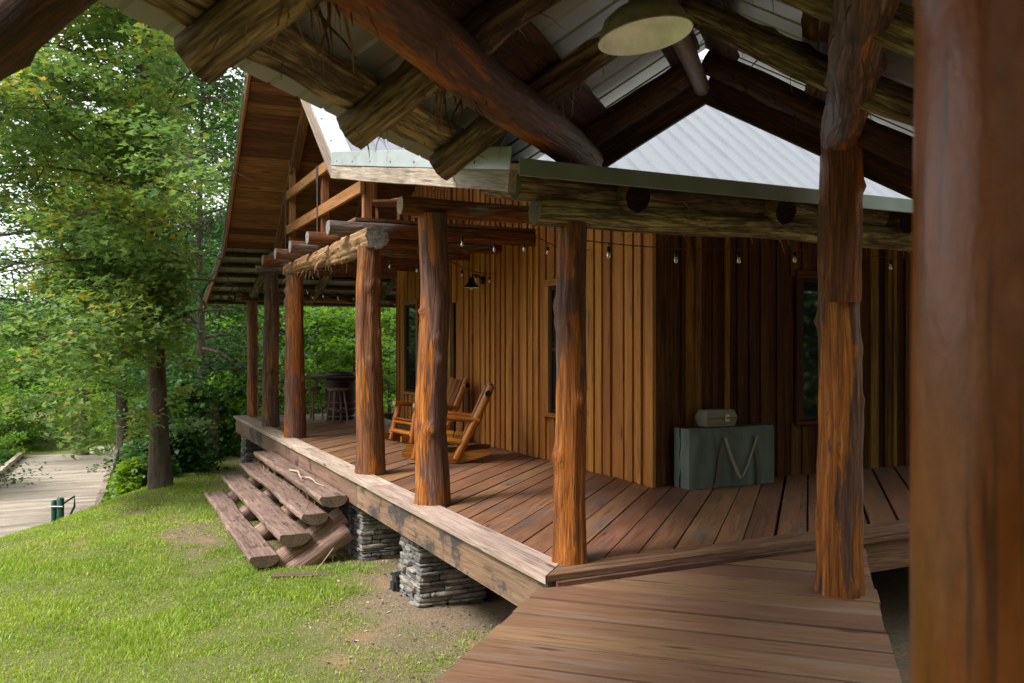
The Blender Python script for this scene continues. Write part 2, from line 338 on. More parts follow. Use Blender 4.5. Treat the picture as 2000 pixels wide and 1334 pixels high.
# ------------------------------------------------------------------ mesh builder
class MB:
    def __init__(s):
        s.v, s.f, s.fm, s.fs, s.gc, s.pc, s.rn, s.mats = [], [], [], [], [], [], [], []

    def mi(s, m):
        m = M[m] if isinstance(m, str) else m
        if m not in s.mats:
            s.mats.append(m)
        return s.mats.index(m)

    def add(s, verts, faces, m, gc=None, rnd=None, smooth=False):
        o = len(s.v)
        k = s.mi(m)
        rnd = random.random() if rnd is None else rnd
        s.v += [tuple(p) for p in verts]
        s.gc += [tuple(g) for g in (gc if gc is not None else verts)]
        s.rn += [rnd] * len(verts)
        for f in faces:
            s.f.append(tuple(i + o for i in f))
            s.fm.append(k)
            s.fs.append(smooth)

    def build(s, name, parent=None, origin=None, local=False):
        """link as one mesh object; 'local' keeps coordinates relative to the parent"""
        o3 = V((0, 0, 0))
        if parent is not None and not local:
            o3 = V(ORG.get(parent.name, (0, 0, 0)))
        elif origin is not None:
            o3 = V(origin)
        me = bpy.data.meshes.new(name)
        arr = np.array(s.v, dtype=np.float64).reshape(-1, 3) - np.array(o3)
        me.from_pydata(arr.tolist(), [], s.f)
        for m in s.mats:
            me.materials.append(m)
        me.polygons.foreach_set('material_index', s.fm)
        me.polygons.foreach_set('use_smooth', s.fs)
        a = me.attributes.new('gc', 'FLOAT_VECTOR', 'POINT')
        a.data.foreach_set('vector', np.array(s.gc, dtype=np.float32).ravel())
        a = me.attributes.new('rnd', 'FLOAT', 'POINT')
        a.data.foreach_set('value', np.array(s.rn, dtype=np.float32))
        me.update()
        ob = bpy.data.objects.new(name, me)
        COL.objects.link(ob)
        if parent is not None:
            ob.parent = parent
            ORG[ob.name] = ORG.get(parent.name, (0, 0, 0)) if not local else (0, 0, 0)
        elif origin is not None:
            ob.location = o3
            ORG[ob.name] = tuple(o3)
        return ob

    # -------- shapes
    def sweep(s, pts, prof, up, m, endm=None, rnd=None, smooth=True, closed_caps=True, goff=None):
        """prof(i, t) -> list of (a, b) offsets; pts polyline"""
        pts = [V(p) for p in pts]
        n = len(pts)
        goff = goff or V((random.uniform(0, 50), random.uniform(0, 50), random.uniform(0, 50)))
        rnd = random.random() if rnd is None else rnd
        up = V(up)
        L = 0
        verts, gcs = [], []
        k = None
        ringA = []
        for i, p in enumerate(pts):
            if i:
                L += (p - pts[i - 1]).length
            t = (pts[min(i + 1, n - 1)] - pts[max(i - 1, 0)]).normalized()
            a = t.cross(up)
            if a.length < 1e-4:
                a = t.cross(V((0, 1, 0.01)))
            a.normalize()
            b = a.cross(t).normalized()
            pr = prof(i, L)
            k = len(pr)
            for (x, y) in pr:
                verts.append(p + a * x + b * y)
                gcs.append(V((L, x, y)) + goff)
        faces = []
        for i in range(n - 1):
            for j in range(k):
                j2 = (j + 1) % k
                faces.append((i * k + j, i * k + j2, (i + 1) * k + j2, (i + 1) * k + j))
        s.add(verts, faces, m, gcs, rnd, smooth)
        if closed_caps:
            for i, order in ((0, range(k - 1, -1, -1)), (n - 1, range(k))):
                ring = [verts[i * k + j] for j in order]
                g = [gcs[i * k + j] for j in order]
                s.add(ring, [tuple(range(k))], endm or m, g, rnd, False)

    def log(s, p0, p1, r0, r1=None, m='cedar', endm='end', n=22, ring=.07, flute=.07, rough=.05, knots=3, bend=.02, seed=None,
            flat=None, flare=0.0, up=None, squash=1.0, rnd=None, wob=None, goff=None):
        p0, p1 = V(p0), V(p1)
        r1 = r0 if r1 is None else r1
        seed = random.uniform(0, 1000) if seed is None else seed
        rd = random.Random(int(seed * 1000))
        Lt = (p1 - p0).length
        nr = max(3, int(Lt / ring))
        ax = (p1 - p0).normalized()
        up = V(up) if up else (V((0, 0, 1)) if abs(ax.z) < .8 else V((0, 1, 0)))
        side = ax.cross(up).normalized()
        upn = side.cross(ax)
        pts = []
        for i in range(nr + 1):
            t = i / nr
            e = 1 if wob is None else wob
            q = V((seed, t * Lt * .7 * e, 0))
            off = side * (noise.noise(q) * bend) + upn * (noise.noise(q + V((50, 0, 0))) * bend)
            pts.append(p0.lerp(p1, t) + off * min(1, 4 * t, 4 * (1 - t) + .15))
        kn = [(rd.uniform(.08, .92) * Lt, rd.uniform(0, 2 * math.pi), rd.uniform(.1, .3), rd.uniform(.035, .07)) for _ in range(knots)]

        def prof(i, L):
            t = i / nr
            r = r0 + (r1 - r0) * t
            if flare:
                r *= 1 + flare * math.exp(-L / .18)
            out = []
            for j in range(n):
                th = 2 * math.pi * j / n
                c, sn = math.cos(th), math.sin(th)
                f = flute * noise.noise(V((c * 2.1 + seed, sn * 2.1, L * .55)))
                f += flute * .7 * noise.noise(V((c * 4.5 + seed, sn * 4.5 + 9, L * .35)))
                f += rough * noise.noise(V((c * 5 + seed, sn * 5 + 20, L * 5)))
                for (kl, kt, ka, kw) in kn:
                    dth = (th - kt + math.pi) % (2 * math.pi) - math.pi
                    dd = ((L - kl) / kw) ** 2 + (dth * r / (kw * .8)) ** 2
                    if dd < 6:
                        f += ka * math.exp(-dd)
                rr = r * (1 + f)
                x, y = rr * c, rr * sn * squash
                if flat is not None:
                    y = min(y, flat + .006 * noise.noise(V((x * 9, L * 3, seed))))
                out.append((x, y))
            return out
        s.sweep(pts, prof, up, m, endm, rnd, goff=goff)

    def board(s, p0, p1, w, t, up=(0, 0, 1), m='deck', endm=None, ch=.004, wav=0.0, seg=None, rnd=None, waney=0.0):
        """rectangular board, w across, t along up; chamfered edges"""
        p0, p1 = V(p0), V(p1)
        L = (p1 - p0).length
        seg = seg or (max(1, int(L / .25)) if (wav or waney) else 1)
        sd = random.uniform(0, 999)
        ax = (p1 - p0).normalized()
        side = ax.cross(V(up)).normalized()
        upn = side.cross(ax)
        pts = []
        for i in range(seg + 1):
            q = p0.lerp(p1, i / seg)
            if wav:
                q = q + side * (wav * noise.noise(V((sd, i * .3, 0)))) + upn * (wav * .6 * noise.noise(V((sd + 9, i * .3, 0))))
            pts.append(q)

        def prof(i, Lc):
            hw, ht = w / 2, t / 2
            e0 = e1 = 0
            if waney:
                e0 = waney * (noise.noise(V((sd, Lc * 2.2, 3))) + .6 * noise.noise(V((sd, Lc * 7, 3))))
                e1 = waney * (noise.noise(V((sd, Lc * 2.2, 13))) + .6 * noise.noise(V((sd, Lc * 7, 13))))
            a, b2 = -hw + e0, hw + e1
            return [(a + ch, -ht), (b2 - ch, -ht), (b2, -ht + ch), (b2, ht - ch), (b2 - ch, ht), (a + ch, ht), (a, ht - ch), (a, -ht + ch)]
        s.sweep(pts, prof, up, m, endm, rnd, smooth=False)

    def box(s, lo, hi, m, axis=2, rnd=None, rot=None, ctr=None):
        lo, hi = V(lo), V(hi)
        c = (lo + hi) / 2
        d = (hi - lo)
        ax = V([1 if i == axis else 0 for i in range(3)])
        p0, p1 = c - ax * d[axis] / 2, c + ax * d[axis] / 2
        if axis == 2:
            s.board(p0, p1, d[0], d[1], (0, 1, 0), m, rnd=rnd)
        elif axis == 0:
            s.board(p0, p1, d[1], d[2], (0, 0, 1), m, rnd=rnd)
        else:
            s.board(p0, p1, d[0], d[2], (0, 0, 1), m, rnd=rnd)

    def prism(s, poly, z0, z1, m, gcf=None, rnd=None, bev=0.0):
        """vertical prism of a plan polygon (list of (x,y), counter-clockwise)"""
        n = len(poly)
        top = [V((x, y, z1)) for x, y in poly]
        bot = [V((x, y, z0)) for x, y in poly]
        verts = bot + top
        faces = [tuple(range(n - 1, -1, -1)), tuple(range(n, 2 * n))] + [(i, (i + 1) % n, n + (i + 1) % n, n + i) for i in range(n)]
        s.add(verts, faces, m, [gcf(p) for p in verts] if gcf else None, rnd)

    def lathe(s, c, prof, m, n=24, axis=(0, 0, 1), smooth=True, rnd=None):
        c = V(c)
        ax = V(axis).normalized()
        a = ax.orthogonal().normalized()
        b = ax.cross(a)
        verts, faces, g = [], [], []
        k = len(prof)
        for j in range(n):
            th = 2 * math.pi * j / n
            for (r, h) in prof:
                verts.append(c + ax * h + (a * math.cos(th) + b * math.sin(th)) * r)
                g.append((h, r * math.cos(th), r * math.sin(th)))
        for j in range(n):
            j2 = (j + 1) % n
            for i in range(k - 1):
                faces.append((j * k + i, j2 * k + i, j2 * k + i + 1, j * k + i + 1))
        s.add(verts, faces, m, g, rnd, smooth)

    def tube(s, pts, r, m, n=8, r1=None):
        k = len(pts)

        def prof(i, L):
            rr = r if r1 is None else r + (r1 - r) * i / max(1, k - 1)
            return [(rr * math.cos(2 * math.pi * j / n), rr * math.sin(2 * math.pi * j / n)) for j in range(n)]
        s.sweep(pts, prof, (0, 0, 1) if abs((V(pts[-1]) - V(pts[0])).normalized().z) < .9 else (0, 1, 0), m)

    def shred(s, p, d, L, w, m='fibre', droop=.6):
        """a ribbon of torn bark"""
        p, d = V(p), V(d).normalized()
        side = d.cross(V((random.uniform(-1, 1), random.uniform(-1, 1), random.uniform(-1, 1)))).normalized()
        q = p.copy()
        n = 4
        vs = []
        for i in range(n + 1):
            t = i / n
            ww = w * (1 - .75 * t)
            vs += [q + side * ww / 2, q - side * ww / 2]
            d = (d + V((random.uniform(-.3, .3), random.uniform(-.3, .3), random.uniform(-.3, .3) - droop * .5))).normalized()
            q = q + d * L / n
        s.add(vs, [(2 * i, 2 * i + 1, 2 * i + 3, 2 * i + 2) for i in range(n)], m)

    def shreds_on(s, p0, p1, r, count, L=(.05, .18), w=(.004, .014), m='fibre', droop=.6, below=True):
        p0, p1 = V(p0), V(p1)
        ax = (p1 - p0).normalized()
        up = V((0, 0, 1)) if abs(ax.z) < .8 else V((0, 1, 0))
        side = ax.cross(up).normalized()
        upn = side.cross(ax)
        for _ in range(count):
            th = random.uniform(-math.pi, 0) if below else random.uniform(0, 2 * math.pi)
            rad = side * math.cos(th) + upn * math.sin(th)
            p = p0.lerp(p1, random.uniform(.02, .98)) + rad * r * .93
            d = rad * random.uniform(.2, .8) + ax * random.uniform(-1, 1)
            s.shred(p, d, random.uniform(*L), random.uniform(*w), m, droop)


ORG = {}


def thing(name, label, cat, loc=(0, 0, 0), group=None, rz=0):
    o = bpy.data.objects.new(name, None)
    o.empty_display_size = .2
    COL.objects.link(o)
    o.location = loc
    o.rotation_euler = (0, 0, rz)
    o['label'], o['category'] = label, cat
    if group:
        o['group'] = group
    ORG[o.name] = tuple(loc)
    return o


def tag(o, label, cat, group=None, kind=None):
    if label:
        o['label'] = label
    if cat:
        o['category'] = cat
    if group:
        o['group'] = group
    if kind:
        o['kind'] = kind
    return o


def copy_tree(o, parent=None):
    c = o.copy()
    COL.objects.link(c)
    c.parent = parent
    for ch in o.children:
        copy_tree(ch, c)
    return c


# ------------------------------------------------------------------ world, light, camera
SUN_EL, SUN_AZ = math.radians(52), math.radians(-98)   # azimuth measured from +Y towards +X
world = bpy.data.worlds.new('World')
scene.world = world
world.use_nodes = True
wt = world.node_tree
wt.nodes.clear()
wb = NB(wt)
sky = wb.n('ShaderNodeTexSky', sky_type='NISHITA', sun_disc=False, sun_elevation=SUN_EL, sun_rotation=SUN_AZ, altitude=200, air_density=1.0,
           dust_density=5.0, ozone_density=1.0)
tcw = wb.n('ShaderNodeTexCoord').outputs['Generated']
cl = wb.noise(wb.mapv(tcw, (1.5, 1.5, 3.5)), 1.6, 6, .55)
hs = wb.n('ShaderNodeHueSaturation', i_Color=sky.outputs[0], i_Saturation=.12, i_Value=1.0)
cloud = wb.mix(wb.ramp(cl, [(.3, 0.0), (.7, 1.0)]), (7.0, 7.3, 7.7), (10.5, 10.5, 10.6))
cw = wb.mix(.75, hs.outputs[0], cloud)
bg = wb.n('ShaderNodeBackground', i_Color=cw, i_Strength=.13)
wo = wb.n('ShaderNodeOutputWorld')
wb.link(bg.outputs[0], wo.inputs[0])

sd = bpy.data.lights.new('sun', 'SUN')
sd.energy = 2.6
sd.angle = math.radians(16)
sd.color = (1.0, .97, .92)
so = bpy.data.objects.new('sun', sd)
COL.objects.link(so)
so.location = (-20, 8, 40)
sdir = V((math.cos(SUN_EL) * math.sin(SUN_AZ), math.cos(SUN_EL) * math.cos(SUN_AZ), math.sin(SUN_EL)))
so.rotation_euler = (-sdir).to_track_quat('-Z', 'Y').to_euler()

cd = bpy.data.cameras.new('camera')
cam = bpy.data.objects.new('camera', cd)
COL.objects.link(cam)
cam.location = EYE
cam.rotation_euler = (math.radians(90), 0, -YAW)
cd.sensor_width = 36
cd.lens = 1677 / 2000 * 36
cd.shift_y = .0025
cd.clip_start, cd.clip_end = .05, 1000
cd.dof.use_dof = True
cd.dof.focus_distance = 8.0
cd.dof.aperture_fstop = 4.0
scene.camera = cam
scene.view_settings.view_transform = 'Standard'
scene.view_settings.look = 'None'
scene.view_settings.gamma = 1
scene.view_settings.exposure = 1.0
scene.cycles.max_bounces = 8
scene.cycles.diffuse_bounces = 4
scene.cycles.sample_clamp_indirect = 6

# ------------------------------------------------------------------ ground
def sstep(a, b, x):
    t = np.clip((x - a) / (b - a), 0, 1)
    return t * t * (3 - 2 * t)


def ground_z(x, y):
    x, y = np.asarray(x, float), np.asarray(y, float)
    t = (x + 1.1) * -.85 + (y - 12.8) * .52
    t = t - 2.2 * sstep(.8, 3.2, x)
    z = -1.02 - .012 * np.maximum(0, 2.6 - x)
    z = z - 2.9 * sstep(-.4, 6.5, t)
    # creek bed below the bridge
    z = z - 1.7 * np.exp(-((y - 29) / 5.0) ** 2) * sstep(2, 6, t)
    # rising ground far off
    d = np.hypot(x, y)
    z = z + 3.0 * sstep(45, 120, d) + 10 * sstep(90, 260, d)
    z = z + .05 * np.sin(x * 1.3 + 1) * np.cos(y * 1.1) * sstep(-8, 0, 1 - x) + .018 * np.sin(x * 4.1) * np.sin(y * 3.7 + 2)
    return z


def vnoise(x, y, sc, seed=0):
    """cheap value noise, vectorised"""
    x, y = np.asarray(x) * sc + seed * 17.3, np.asarray(y) * sc + seed * 7.1
    xi, yi = np.floor(x), np.floor(y)
    xf, yf = x - xi, y - yi
    xf, yf = xf * xf * (3 - 2 * xf), yf * yf * (3 - 2 * yf)

    def h(a, b):
        return np.modf(np.abs(np.sin(a * 127.1 + b * 311.7) * 43758.5453))[0]
    return (h(xi, yi) * (1 - xf) + h(xi + 1, yi) * xf) * (1 - yf) + (h(xi, yi + 1) * (1 - xf) + h(xi + 1, yi + 1) * xf) * yf


def dirt_mask(x, y):
    n = .55 * vnoise(x, y, .9, 1) + .3 * vnoise(x, y, 2.6, 2) + .15 * vnoise(x, y, 7, 3)
    a = sstep(1.55, 3.0, x + (n - .5) * 2.4) * (1 - sstep(13, 15, x)) * sstep(-6, -2, y)
    # worn ground in front of the steps
    st = np.exp(-(((x - 1.15) / .55) ** 2 + ((y - 12.0) / 2.6) ** 2))
    n5 = .5 * vnoise(x, y, 4.3, 8) + .5 * vnoise(x, y, 11, 9)
    b = .85 * sstep(.42, .8, st * (.25 + .75 * n + .7 * (n5 - .3)))
    c = sstep(.68, .8, n) * .5
    return np.clip(np.maximum(np.maximum(a, b), c), 0, 1)


def axis_pts(a, b, fa, fb, fine, far):
    mid = list(np.arange(fa, fb, fine))
    lo = [fa - (fa - a) * ((i / 14) ** 2.2) for i in range(14, 0, -1)]
    hi = [fb + (b - fb) * ((i / 14) ** 2.2) for i in range(0, 15)]
    return np.array(lo + mid + hi)


xs = axis_pts(-300, 300, -9, 13, .22, 40)
ys = axis_pts(-200, 400, -1, 44, .3, 40)
gx, gy = np.meshgrid(xs, ys, indexing='ij')
gz = ground_z(gx, gy)
nx, ny = gx.shape
verts = np.stack([gx, gy, gz], -1).reshape(-1, 3)
idx = np.arange(nx * ny).reshape(nx, ny)
quads = np.stack([idx[:-1, :-1], idx[1:, :-1], idx[1:, 1:], idx[:-1, 1:]], -1).reshape(-1, 4)
me = bpy.data.meshes.new('ground')
me.from_pydata(verts.tolist(), [], quads.tolist())
dm = me.attributes.new('dirt', 'FLOAT', 'POINT')
dm.data.foreach_set('value', dirt_mask(gx, gy).ravel().astype(np.float32))
for p in me.polygons:
    p.use_smooth = True
gm, nt, out = mat('lawn_soil')
b = NB(nt)
tc = b.n('ShaderNodeTexCoord').outputs['Object']
dirt = b.n('ShaderNodeAttribute', attribute_name='dirt').outputs['Fac']
n1, n2, n3 = b.noise(tc, 3.2, 6, .65), b.noise(tc, 28, 5, .7), b.noise(tc, 90, 3, .6)
soil = b.ramp(b.math('ADD', b.math('MULTIPLY', n2, .55), b.math('MULTIPLY', n3, .45)), [(.3, (.11, .08, .052)), (.5, (.23, .172, .115)), (.7, (.38, .3, .215))])
soil = b.mix(b.ramp(n1, [(.5, 0.0), (.68, .75)]), soil, (.36, .215, .12))
under = b.ramp(n2, [(.3, (.1, .115, .035)), (.7, (.2, .21, .07))])
c = b.mix(b.math('ADD', dirt, b.math('MULTIPLY', b.math('SUBTRACT', n1, .5), .5), True), under, soil)
bs = b.n('ShaderNodeBsdfPrincipled', i_Base_Color=c, i_Roughness=.95)
bs.inputs['Specular IOR Level'].default_value = .15
b.link(b.n('ShaderNodeBump', i_Strength=.9, i_Distance=.03, i_Height=b.math('ADD', n2, b.math('MULTIPLY', n3, .5))).outputs[0], bs.inputs['Normal'])
b.link(bs.outputs[0], out.inputs[0])
me.materials.append(gm)
ground = bpy.data.objects.new('ground', me)
COL.objects.link(ground)
ground['kind'] = 'structure'


# grass blades on the lawn, one object
def make_grass():
    N = 900000
    x = RNG.uniform(-9, 3.2, N)
    y = RNG.uniform(2.5, 21, N)
    d = np.hypot(x, y)
    fx = (x * RGT.x + y * RGT.y) / np.maximum(.1, x * FWD.x + y * FWD.y)
    t = (x + 1.1) * -.85 + (y - 12.8) * .52 - 2.2 * sstep(.8, 3.2, x)
    dm = dirt_mask(x, y)
    cl = .6 * vnoise(x, y, 1.7, 5) + .4 * vnoise(x, y, 5, 6)
    keep = (fx > -1.05) & (fx < .05) & (t < 2.0) & (RNG.random(N) > dm * .92) & (RNG.random(N) < np.clip(8.5 / d, .3, 1)) & (RNG.random(N) < .35 + 1.0 * cl)
    x, y, cl = x[keep], y[keep], cl[keep]
    dm = dm[keep]
    n = len(x)
    z = ground_z(x, y) - .005
    lo = vnoise(x, y, .55, 21)
    mid = vnoise(x, y, 2.3, 22)
    h = RNG.uniform(.014, .052, n) * (.4 + 1.2 * cl) * (1 - .5 * dm) * (.7 + .6 * mid)
    w = RNG.uniform(.0035, .008, n) * (1 + .03 * np.hypot(x, y))
    broad = RNG.random(n) < .22
    w = np.where(broad, w * 2.4, w)
    h = np.where(broad, h * .6, h)
    a = RNG.uniform(0, 2 * np.pi, n)
    bend = RNG.uniform(.2, 1.1, n) * h
    ba = RNG.uniform(0, 2 * np.pi, n)
    sx, sy = np.cos(a) * w / 2, np.sin(a) * w / 2
    bx, by = np.cos(ba) * bend, np.sin(ba) * bend
    P = np.zeros((n, 5, 3))
    P[:, 0] = np.stack([x - sx, y - sy, z], -1)
    P[:, 1] = np.stack([x + sx, y + sy, z], -1)
    P[:, 2] = np.stack([x + sx * .9 + bx * .35, y + sy * .9 + by * .35, z + h * .65], -1)
    P[:, 3] = np.stack([x - sx * .9 + bx * .35, y - sy * .9 + by * .35, z + h * .65], -1)
    P[:, 4] = np.stack([x + bx, y + by, z + h], -1)
    base = np.arange(n)[:, None] * 5
    q = base + np.array([0, 1, 2, 3])
    tr = base + np.array([3, 2, 4])
    rn = np.clip(RNG.normal(.38, .2, n) - (cl - .5) * .3 + dm * .25 + (lo - .5) * .45 + (mid - .5) * .25, 0, 1)
    return P.reshape(-1, 3), q, tr, np.repeat(rn, 5)


def raw_mesh(name, verts, quads, tris, rnd, material, parent=None, loc=(0, 0, 0), smooth=False):
    me = bpy.data.meshes.new(name)
    nv = len(verts)
    nq = 0 if quads is None else len(quads)
    ntr = 0 if tris is None else len(tris)
    loops = np.concatenate([a for a in ((quads.ravel() if nq else np.array([], int)), (tris.ravel() if ntr else np.array([], int)))])
    starts = np.concatenate([np.arange(nq) * 4, nq * 4 + np.arange(ntr) * 3])
    me.vertices.add(nv)
    me.vertices.foreach_set('co', (np.asarray(verts) - np.array(loc)).astype(np.float32).ravel())
    me.loops.add(len(loops))
    me.loops.foreach_set('vertex_index', loops.astype(np.int32))
    me.polygons.add(nq + ntr)
    me.polygons.foreach_set('loop_start', starts.astype(np.int32))
    a = me.attributes.new('rnd', 'FLOAT', 'POINT')
    a.data.foreach_set('value', np.asarray(rnd, dtype=np.float32))
    me.materials.append(material)
    me.update(calc_edges=True)
    me.validate()
    ob = bpy.data.objects.new(name, me)
    COL.objects.link(ob)
    if parent is not None:
        ob.parent = parent
    else:
        ob.location = loc
    return ob


gp, gq, gt, gr = make_grass()
g = raw_mesh('grass', gp, gq, gt, gr, M['grass'])
tag(g, 'short patchy green lawn grass in front of the porch', 'grass', kind='stuff')

# dead leaves, twigs and chips on the bare soil
mb = MB()
for _ in range(2400):
    x, y = random.uniform(.2, 3.4), random.uniform(4.2, 15)
    if float(dirt_mask(x, y)) < random.uniform(.1, .6):
        continue
    z = float(ground_z(x, y))
    L = random.uniform(.015, .06)
    a = random.uniform(0, 6.28)
    d = V((math.cos(a), math.sin(a), random.uniform(-.1, .25)))
    sdv = V((-math.sin(a), math.cos(a), random.uniform(-.3, .3))) * random.uniform(.004, .018)
    p = V((x, y, z + .006))
    mb.add([p, p + d * L * .5 + sdv, p + d * L, p + d * L * .5 - sdv], [(0, 1, 2, 3)], random.choice(['stick', 'fibre', 'fibredark', 'oldwood']))
tag(mb.build('leaf_litter', origin=(2, 8, -1)), 'scattered dry leaf bits and bark chips on bare soil by the piers', 'leaf litter', kind='stuff')

# ------------------------------------------------------------------ the house
house = thing('log_house', 'brown board and batten cabin with log porch, balcony and pale metal roof', 'house', (5.28, 11.8, -1.0))
HX, HY0, HY1 = 5.28, 7.45, 15.9          # left wall plane, near wall plane, far wall plane
HXR = 12.5


def clip(poly, nx_, ny_, d):
    """keep nx*x+ny*y <= d"""
    res = []
    for i in range(len(poly)):
        a, b2 = poly[i], poly[(i + 1) % len(poly)]
        da, db = nx_ * a[0] + ny_ * a[1] - d, nx_ * b2[0] + ny_ * b2[1] - d
        if da <= 0:
            res.append(a)
        if (da < 0) != (db < 0):
            t = da / (da - db)
            res.append((a[0] + (b2[0] - a[0]) * t, a[1] + (b2[1] - a[1]) * t))
    return res


# porch deck: diagonal planks
mb = MB()
rects = [((2.87, 5.11), (5.27, 18.45)), ((5.27, 5.11), (12.5, 7.44))]
v = -14.0
while v < 6.5:
    wd = random.choice([.2, .22, .245, .26])
    gap = random.choice([.011, .016, .021, .027])
    off = V((random.uniform(0, 40), random.uniform(0, 40), random.uniform(0, 40)))
    rn = random.random()
    dz = random.uniform(-.004, .003)
    for (lo, hi) in rects:
        poly = [lo, (hi[0], lo[1]), hi, (lo[0], hi[1])]
        # v = (x - y)/sqrt2 between v+gap and v+wd
        poly = clip(poly, S2, -S2, v + wd)
        if len(poly) > 2:
            poly = clip(poly, -S2, S2, -(v + gap))
        if len(poly) > 2:
            mb.prism(poly, -.045, dz, 'deck', lambda p: V(((p.x + p.y) * S2, (p.x - p.y) * S2, p.z)) + off, rn)
    v += wd
mb.build('porch_deck', house)
mb = MB()                                  # joists below, so that nothing shows through the gaps
for y in np.arange(5.3, 18.5, .6):
    mb.box((2.72, y - .03, -.3), (5.3, y + .03, -.05), 'trimdark', 0)
for x in np.arange(5.5, 12.4, .6):
    mb.box((x - .03, 5.0, -.3), (x + .03, 7.4, -.05), 'trimdark', 1)
mb.build('deck_joists', house)
# light trim boards along the open edge
mb = MB()
ycut = [5.12, 8.75, 12.3, 15.4, 18.6]
for a, c in zip(ycut[:-1], ycut[1:]):
    if a == ycut[0]:
        n_ = 9
        off = V((random.uniform(0, 40), 1, 2))
        mb.prism([(2.60, 4.86), (2.865, 5.13), (2.865, c - .003), (2.60, c - .003)], -.042, .012, 'trim', lambda p: V((p.y, p.x, p.z)) + off)
    else:
        mb.board((2.7325, a, -.015), (2.7325, c - .004, -.015), .265, .054, m='trim', wav=.004)
mb.build('deck_trim', house)
mb = MB()
off2 = V((9, 3, 1))
mb.prism([(2.61, 4.86), (7.2, 4.86), (7.2, 5.10), (2.85, 5.10)], -.03, .011, 'trimdark', lambda p: V((p.x, p.y, p.z)) + off2)
mb.board((2.68, 4.90, -.05), (7.2, 4.90, -.05), .12, .036, m='trimdark', wav=.006)
mb.board((7.204, 4.98, -.01), (12.5, 4.98, -.01), .24, .042, m='trimdark', wav=.004)
mb.build('deck_trim', house)['label'] = 'dark worn trim board at the top of the walkway'
mb = MB()
for a, c in ((4.9, 9.4), (9.404, 14.2), (14.204, 18.58)):
    mb.board((2.665, a, -.185), (2.665, c, -.185), .05, .28, m='rim', wav=.003)
mb.build('rim_board', house)
mb = MB()
mb.board((2.70, 4.93, -.185), (12.5, 4.93, -.185), .045, .28, m='trimdark', wav=.003)
mb.build('rim_board', house)
mb = MB()
mb.board((2.70, 18.55, -.185), (12.5, 18.55, -.185), .045, .28, m='rim', wav=.003)
mb.build('rim_board', house)


# stone piers
def stone(mb, lo, hi, rnd, seed):
    lo, hi = V(lo), V(hi)
    c, h = (lo + hi) / 2, (hi - lo) / 2
    nx_, ny_, nz_ = 4, 4, 3
    key, verts, faces = {}, [], []

    def vid(i, j, k):
        if (i, j, k) not in key:
            u = V((i / nx_ * 2 - 1, j / ny_ * 2 - 1, k / nz_ * 2 - 1))
            e = sorted([abs(u.x), abs(u.y), abs(u.z)])
            rnd_ = .0035 * (e[1] ** 10 + e[0] ** 10)
            p = V((u.x * h.x, u.y * h.y, u.z * h.z))
            p = p - V((math.copysign(rnd_, u.x) * abs(u.x), math.copysign(rnd_, u.y) * abs(u.y), math.copysign(min(rnd_, h.z * .35), u.z) * abs(u.z)))
            q = (c + p) * 19 + V((seed, 0, 0))
            p = p + V((noise.noise(q), noise.noise(q + V((31, 0, 0))), noise.noise(q + V((0, 77, 0))) * .3)) * .013
            key[(i, j, k)] = len(verts)
            verts.append(c + p)
        return key[(i, j, k)]
    for i in range(nx_):
        for j in range(ny_):
            faces += [(vid(i, j, 0), vid(i, j + 1, 0), vid(i + 1, j + 1, 0), vid(i + 1, j, 0)),
                      (vid(i, j, nz_), vid(i + 1, j, nz_), vid(i + 1, j + 1, nz_), vid(i, j + 1, nz_))]
    for i in range(nx_):
        for k in range(nz_):
            faces += [(vid(i, 0, k), vid(i + 1, 0, k), vid(i + 1, 0, k + 1), vid(i, 0, k + 1)),
                      (vid(i, ny_, k), vid(i, ny_, k + 1), vid(i + 1, ny_, k + 1), vid(i + 1, ny_, k))]
    for j in range(ny_):
        for k in range(nz_):
            faces += [(vid(0, j, k), vid(0, j, k + 1), vid(0, j + 1, k + 1), vid(0, j + 1, k)),
                      (vid(nx_, j, k), vid(nx_, j + 1, k), vid(nx_, j + 1, k + 1), vid(nx_, j, k + 1))]
    off = V((seed * 3.7, seed * 1.3, seed))
    mb.add(verts, faces, 'stone', [p + off for p in verts], rnd, False)


